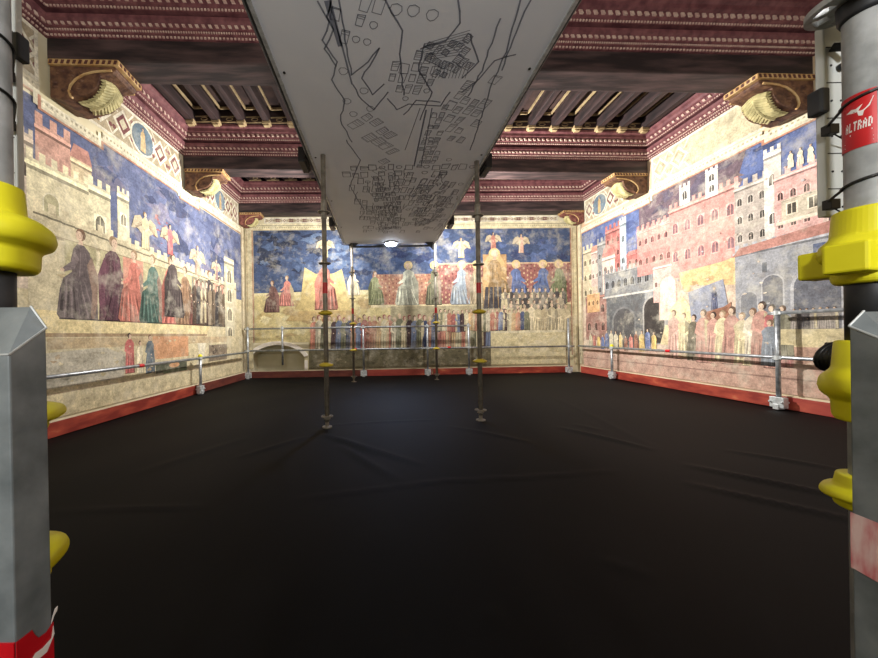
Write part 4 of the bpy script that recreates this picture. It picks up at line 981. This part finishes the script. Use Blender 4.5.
for side, pxx, hz, lab in (('L', -7, 341, 'galvanised pole with yellow guards at the left edge, close to the camera'), ('R', 873, 328, 'galvanised pole with red sticker and yellow guards at the right edge, close to the camera')):
    X = (pxx-CX)*NY/F; Zp = lambda y: CH+(hz-y)*NY/F
    t = thing('scaffold_pole', lab, 'scaffold pole', (X, NY, 0), 'poles close to the camera')
    mb = MB(); mb.tube((0,0,.02), (0,0,1.75), .0242, 40); mb.build('tube', M['galv'], t, smooth=True)
    mb = MB(); mb.tube((0,0,.90), (0,0,Zp(240)), .0256, 40); mb.build('spigot', M['dark_metal'], t, smooth=True)
    mb = MB(); mb.lathe([(.055,0),(.055,.012)], 20); mb.tube((0,0,.01),(0,0,.12),.019,16); mb.build('base_jack', M['galv'], t)
    if side == 'L':
        guard('guard_cup', t, Zp(232), .072, rot=.4, tall=1.15); guard('guard_cup', t, Zp(417), .082, rot=.2, tall=.6); guard('guard_cup', t, Zp(566), .080, rot=.5, tall=.9)
    else:
        guard('guard_cup', t, Zp(250), .053, True, rot=PI+.25, tall=1.0); guard('guard_cup', t, Zp(386), .054, rot=0, tall=1.1); guard('guard_cup', t, Zp(497), .054, rot=.3, tall=.45)
        mb = MB(); rosette(mb, 0, .060); ro = mb.build('rosette', M['galv'], t); ro.location = (0,0,Zp(-4)); ro.rotation_euler = (.10,-.10,0)
        mb = MB(); mb.lathe([(.026,-.024),(.0285,-.018),(.031,.03),(.026,.035)], 24, (0,0,Zp(2))); mb.build('collar', M['dark_metal'], t, smooth=True)
    # cable ties round pole and plate
    m = 1 if side == 'R' else -1
    PX = (824 if side == 'R' else 19)
    for i, yy in enumerate((104, 186) if side == 'R' else (42, 96)):
        z = Zp(yy); pxl = (PX-CX)*.56/F-X
        pts = [(pxl, .056, z-.006)]+[(.0262*m*math.sin(a), -.0262*math.cos(a), z+.001*k) for k, a in enumerate([-2.5+q*.22 for q in range(12)])]
        mb = MB(); mb.path(pts, .0022, 6); mb.build('cable_tie', M['black'], t)
        mb = MB(); mb.obox((pxl+.002*m, .050, z-.010), (1,0,0), .008, .006, .008); mb.path([(pxl, .05, z-.012), (pxl+.012*m, .046, z-.024), (pxl+.04*m, .05, z-.034)], .0013, 5); mb.build('tie_buckle', M['black'], t, bevel=.002)
    if side == 'R':
        # red sticker wrapped round the tube, with a white bird emblem and lettering
        R_ = .0249
        def cyl(a, z, r=R_): return (r*math.sin(a), -r*math.cos(a), z)
        z0, z1, a0, a1 = Zp(150), Zp(96), -2.5, -.72
        mb = MB(); n = 30
        for k in range(n):
            b0, b1 = a0+(a1-a0)*k/n, a0+(a1-a0)*(k+1)/n
            mb.hexa([cyl(b0,z0,.0244), cyl(b1,z0,.0244), cyl(b1,z1,.0244), cyl(b0,z1,.0244), cyl(b0,z0), cyl(b1,z0), cyl(b1,z1), cyl(b0,z1)])
        st = mb.build('sticker', M['red_tape'], t)
        def wrap(polys, name):
            mb = MB()
            for pl in polys: mb.face([cyl(a0+(a1-a0)*(.27+.69*u), z0+(z1-z0)*v, R_+.0003) for u, v in pl])
            mb.build(name, M['white_tape'], st)
        bird = [[(.10,.70),(.30,.74),(.48,.72),(.52,.66),(.40,.66),(.25,.68)], [(.45,.72),(.62,.76),(.98,.86),(.86,.70),(.70,.64),(.66,.56),(.54,.58),(.50,.66)]]
        wrap(bird, 'sticker_emblem')
        G = {'A':['010','101','111','101','101'],'L':['100','100','100','100','111'],'T':['111','010','010','010','010'],'R':['110','101','110','101','101'],'D':['110','101','101','101','110']}
        pl = []; u = .06
        for ch in 'ALTRAD':
            for r_, row in enumerate(G[ch]):
                for c_, bit in enumerate(row):
                    if bit == '1': x_ = u+c_*.038+.006*(4-r_); y_ = .50-r_*.034; pl.append([(x_,y_-.035),(x_+.039,y_-.035),(x_+.039,y_),(x_,y_)])
            u += .148
        wrap(pl, 'sticker_lettering')
        wrap([[(.24,.26),(.92,.26),(.92,.285),(.24,.285)], [(.0,.14),(.95,.14),(.95,.152),(.0,.152)], [(.0,.07),(.95,.07),(.95,.082),(.0,.082)]], 'sticker_small_print')

# pale slotted plates strapped behind the poles
for side in 'LR':
    Y = .56
    if side == 'R': x0, x1, z0, z1 = (828-CX)*Y/F, (828-CX)*Y/F+.07, CH+(328-216)*Y/F, CH+(328-25)*Y/F
    else: x1, x0, z0, z1 = (20-CX)*Y/F, (20-CX)*Y/F-.07, CH+(341-200)*Y/F, 1.62
    t = thing('slotted_plate', 'pale grey slotted plate strapped behind the %s foreground pole' % ('right' if side == 'R' else 'left'), 'metal plate', ((x0+x1)/2, Y, z0))
    w2 = (x1-x0)/2; h = z1-z0
    mb = MB(); mb.box(-w2, w2, 0, .012, 0, h); mb.build('plate', M['panel_grey'], t, bevel=.002)
    for k in range(int(h/.03)):
        zc = .015+k*.03
        if k % 2: mb = MB(); mb.box(-w2+.004, w2-.004, -.0008, .002, zc, zc+.0012); mb.build('slot', M['dark_metal'], t)
        else:
            for xx in (-w2+.012, -w2+.028, w2-.012): mb = MB(); mb.tube((xx,-.0008,zc),(xx,.002,zc), .0018, 8); mb.build('slot', M['dark_metal'], t)
    mb = MB(); s = -1 if side == 'R' else 1
    zc = (CH+(328-101)*Y/F-z0) if side == 'R' else (CH+(341-46)*Y/F-z0)
    mb.box(s*(w2+.004)-.009, s*(w2+.004)+.007, -.006, .014, zc-.022, zc+.020); mb.build('edge_clip', M['dark_metal'], t, bevel=.003)
    if side == 'R':
        zc = CH+(328-52)*Y/F-z0; mb = MB(); mb.tube((-w2+.008,-.004,zc+.004),(-w2+.026,-.022,zc-.010),.006,12); mb.build('bolt', M['dark_metal'], t)
        mb = MB(); mb.tube((-w2+.026,-.002,zc-.028),(-w2+.026,-.006,zc-.028),.006,12); mb.build('bolt', M['dark_metal'], t)

# galvanised box-section posts in the very foreground, with bevelled tops
def boxpost(side):
    """the wide face in view is the post's inner side, seen in perspective"""
    s = -1 if side == 'L' else 1
    YF, YB = .31, .345
    if side == 'L': xi, hz, yb_, yf_, yt = (46.5-CX)*YB/F, 340.5, 328, 354, 306
    else: xi, hz, yb_, yf_, yt = (849-CX)*YB/F, 327.5, 326, 348, 311
    zb, zf, zt = CH+(hz-yb_)*YB/F, CH+(hz-yf_)*YF/F, CH+(hz-yt)*YB/F
    D = YB-YF; zo = zf-(.004 if side == 'L' else .002); lean = .004 if side == 'L' else -.002
    t = thing('box_post', 'square galvanised steel post with sloping top at the %s edge of the frame' % ('left' if side == 'L' else 'right'), 'steel post', (xi, YF, 0), 'square steel posts closest to the camera')
    b = [(0,D), (0,0), (s*.10,0), (s*.10,D), (s*.016,D)]
    zs = [zb, zf, zo, zt, zt]
    mb = MB(); n = 5
    mb.v = [(x-s*0+lean*(-s*s), y, .015) for x, y in b]+[(x, y, z) for (x, y), z in zip(b, zs)]
    mb.v = [(v[0]+(lean if k < 5 else 0)+ (lean if k < 5 else 0), v[1], v[2]) for k, v in enumerate(mb.v)]
    mb.f = [tuple(range(5)), tuple(range(5,10))]+[(k, (k+1)%5, 5+(k+1)%5, 5+k) for k in range(5)]
    mb.build('box_section', M['galv_flat'], t, bevel=.0016)
    mb = MB(); mb.path([(0,D,zb),(0,0,zf),(s*.10,0,zo)], .0012, 6); mb.build('weld_edge', M['clamp'], t)
    mb = MB(); mb.path([(0,D,zb),(s*.016,D,zt)], .0010, 6); mb.build('weld_edge', M['clamp'], t)
    # tape wrapped round the inner side and the front
    L_ = lambda z: lean*(1-z/zb)
    def side_pt(yy, pxy, o=.0008):      # point on the inner side at depth yy, height of the photo's row pxy
        z = CH+(hz-pxy)*(YF+yy)/F; return (L_(z)-s*o, yy, z)
    if side == 'L':
        poly = [(0,642),(.006,637),(.014,630),(.016,634),(.020,638),(.028,632),(D,622),(D,672),(0,690)]
        mb = MB(); mb.prism([side_pt(y, q) for y, q in poly], (s*-.0006,0,0)); tp = mb.build('red_tape', M['red_tape'], t)
        z0 = CH+(hz-690)*YF/F; z1 = CH+(hz-642)*YF/F
        mb = MB(); mb.box(-.1, L_(z1), -.0012, .0002, z0, z1); mb.build('red_tape', M['red_tape'], t)
        mb = MB(); mb.prism([side_pt(y, q, .0018) for y, q in ((.008,668),(.016,653),(.023,648),(D-.003,638),(D-.001,626),(D,634),(.027,652),(.020,658),(.012,670))], (-s*.0004,0,0)); mb.build('torn_white_tape', M['white_tape'], tp)
        mb = MB(); mb.prism([side_pt(y, q, .0018) for y, q in ((D-.003,624),(D,616),(D+.003,611),(D+.004,606),(D+.001,609),(D-.002,618))], (-s*.0004,0,0)); mb.build('torn_white_tape', M['white_tape'], tp)
    else:
        mb = MB(); mb.prism([side_pt(y, q) for y, q in ((D,512),(0,534),(0,598),(D,567))], (-s*.0006,0,0)); mb.build('faded_tape', M['pink_tape'], t)
boxpost('L'); boxpost('R')
# black cable coil behind the right pole
c = px(842, 358, (0,.60,0), (0,1,0)); random.seed(2)
t = thing('cable_coil', 'coil of black cable hung behind the right foreground pole', 'cable', tuple(c))
mb = MB()
for k in range(7): mb.path([((.022+.002*k)*math.cos(g)+.012, -.012+.005*k+.003*math.sin(2*g), (.026+.003*math.sin(k))*math.sin(g)) for g in [2*PI*j/20 for j in range(20)]], .0045, 6, closed=True)
mb.build('coil', M['black'], t, smooth=True)
mb = MB(); mb.tube((.012,-.03,.02),(.012,.03,.024),.004,8); mb.build('strap', M['black'], t)
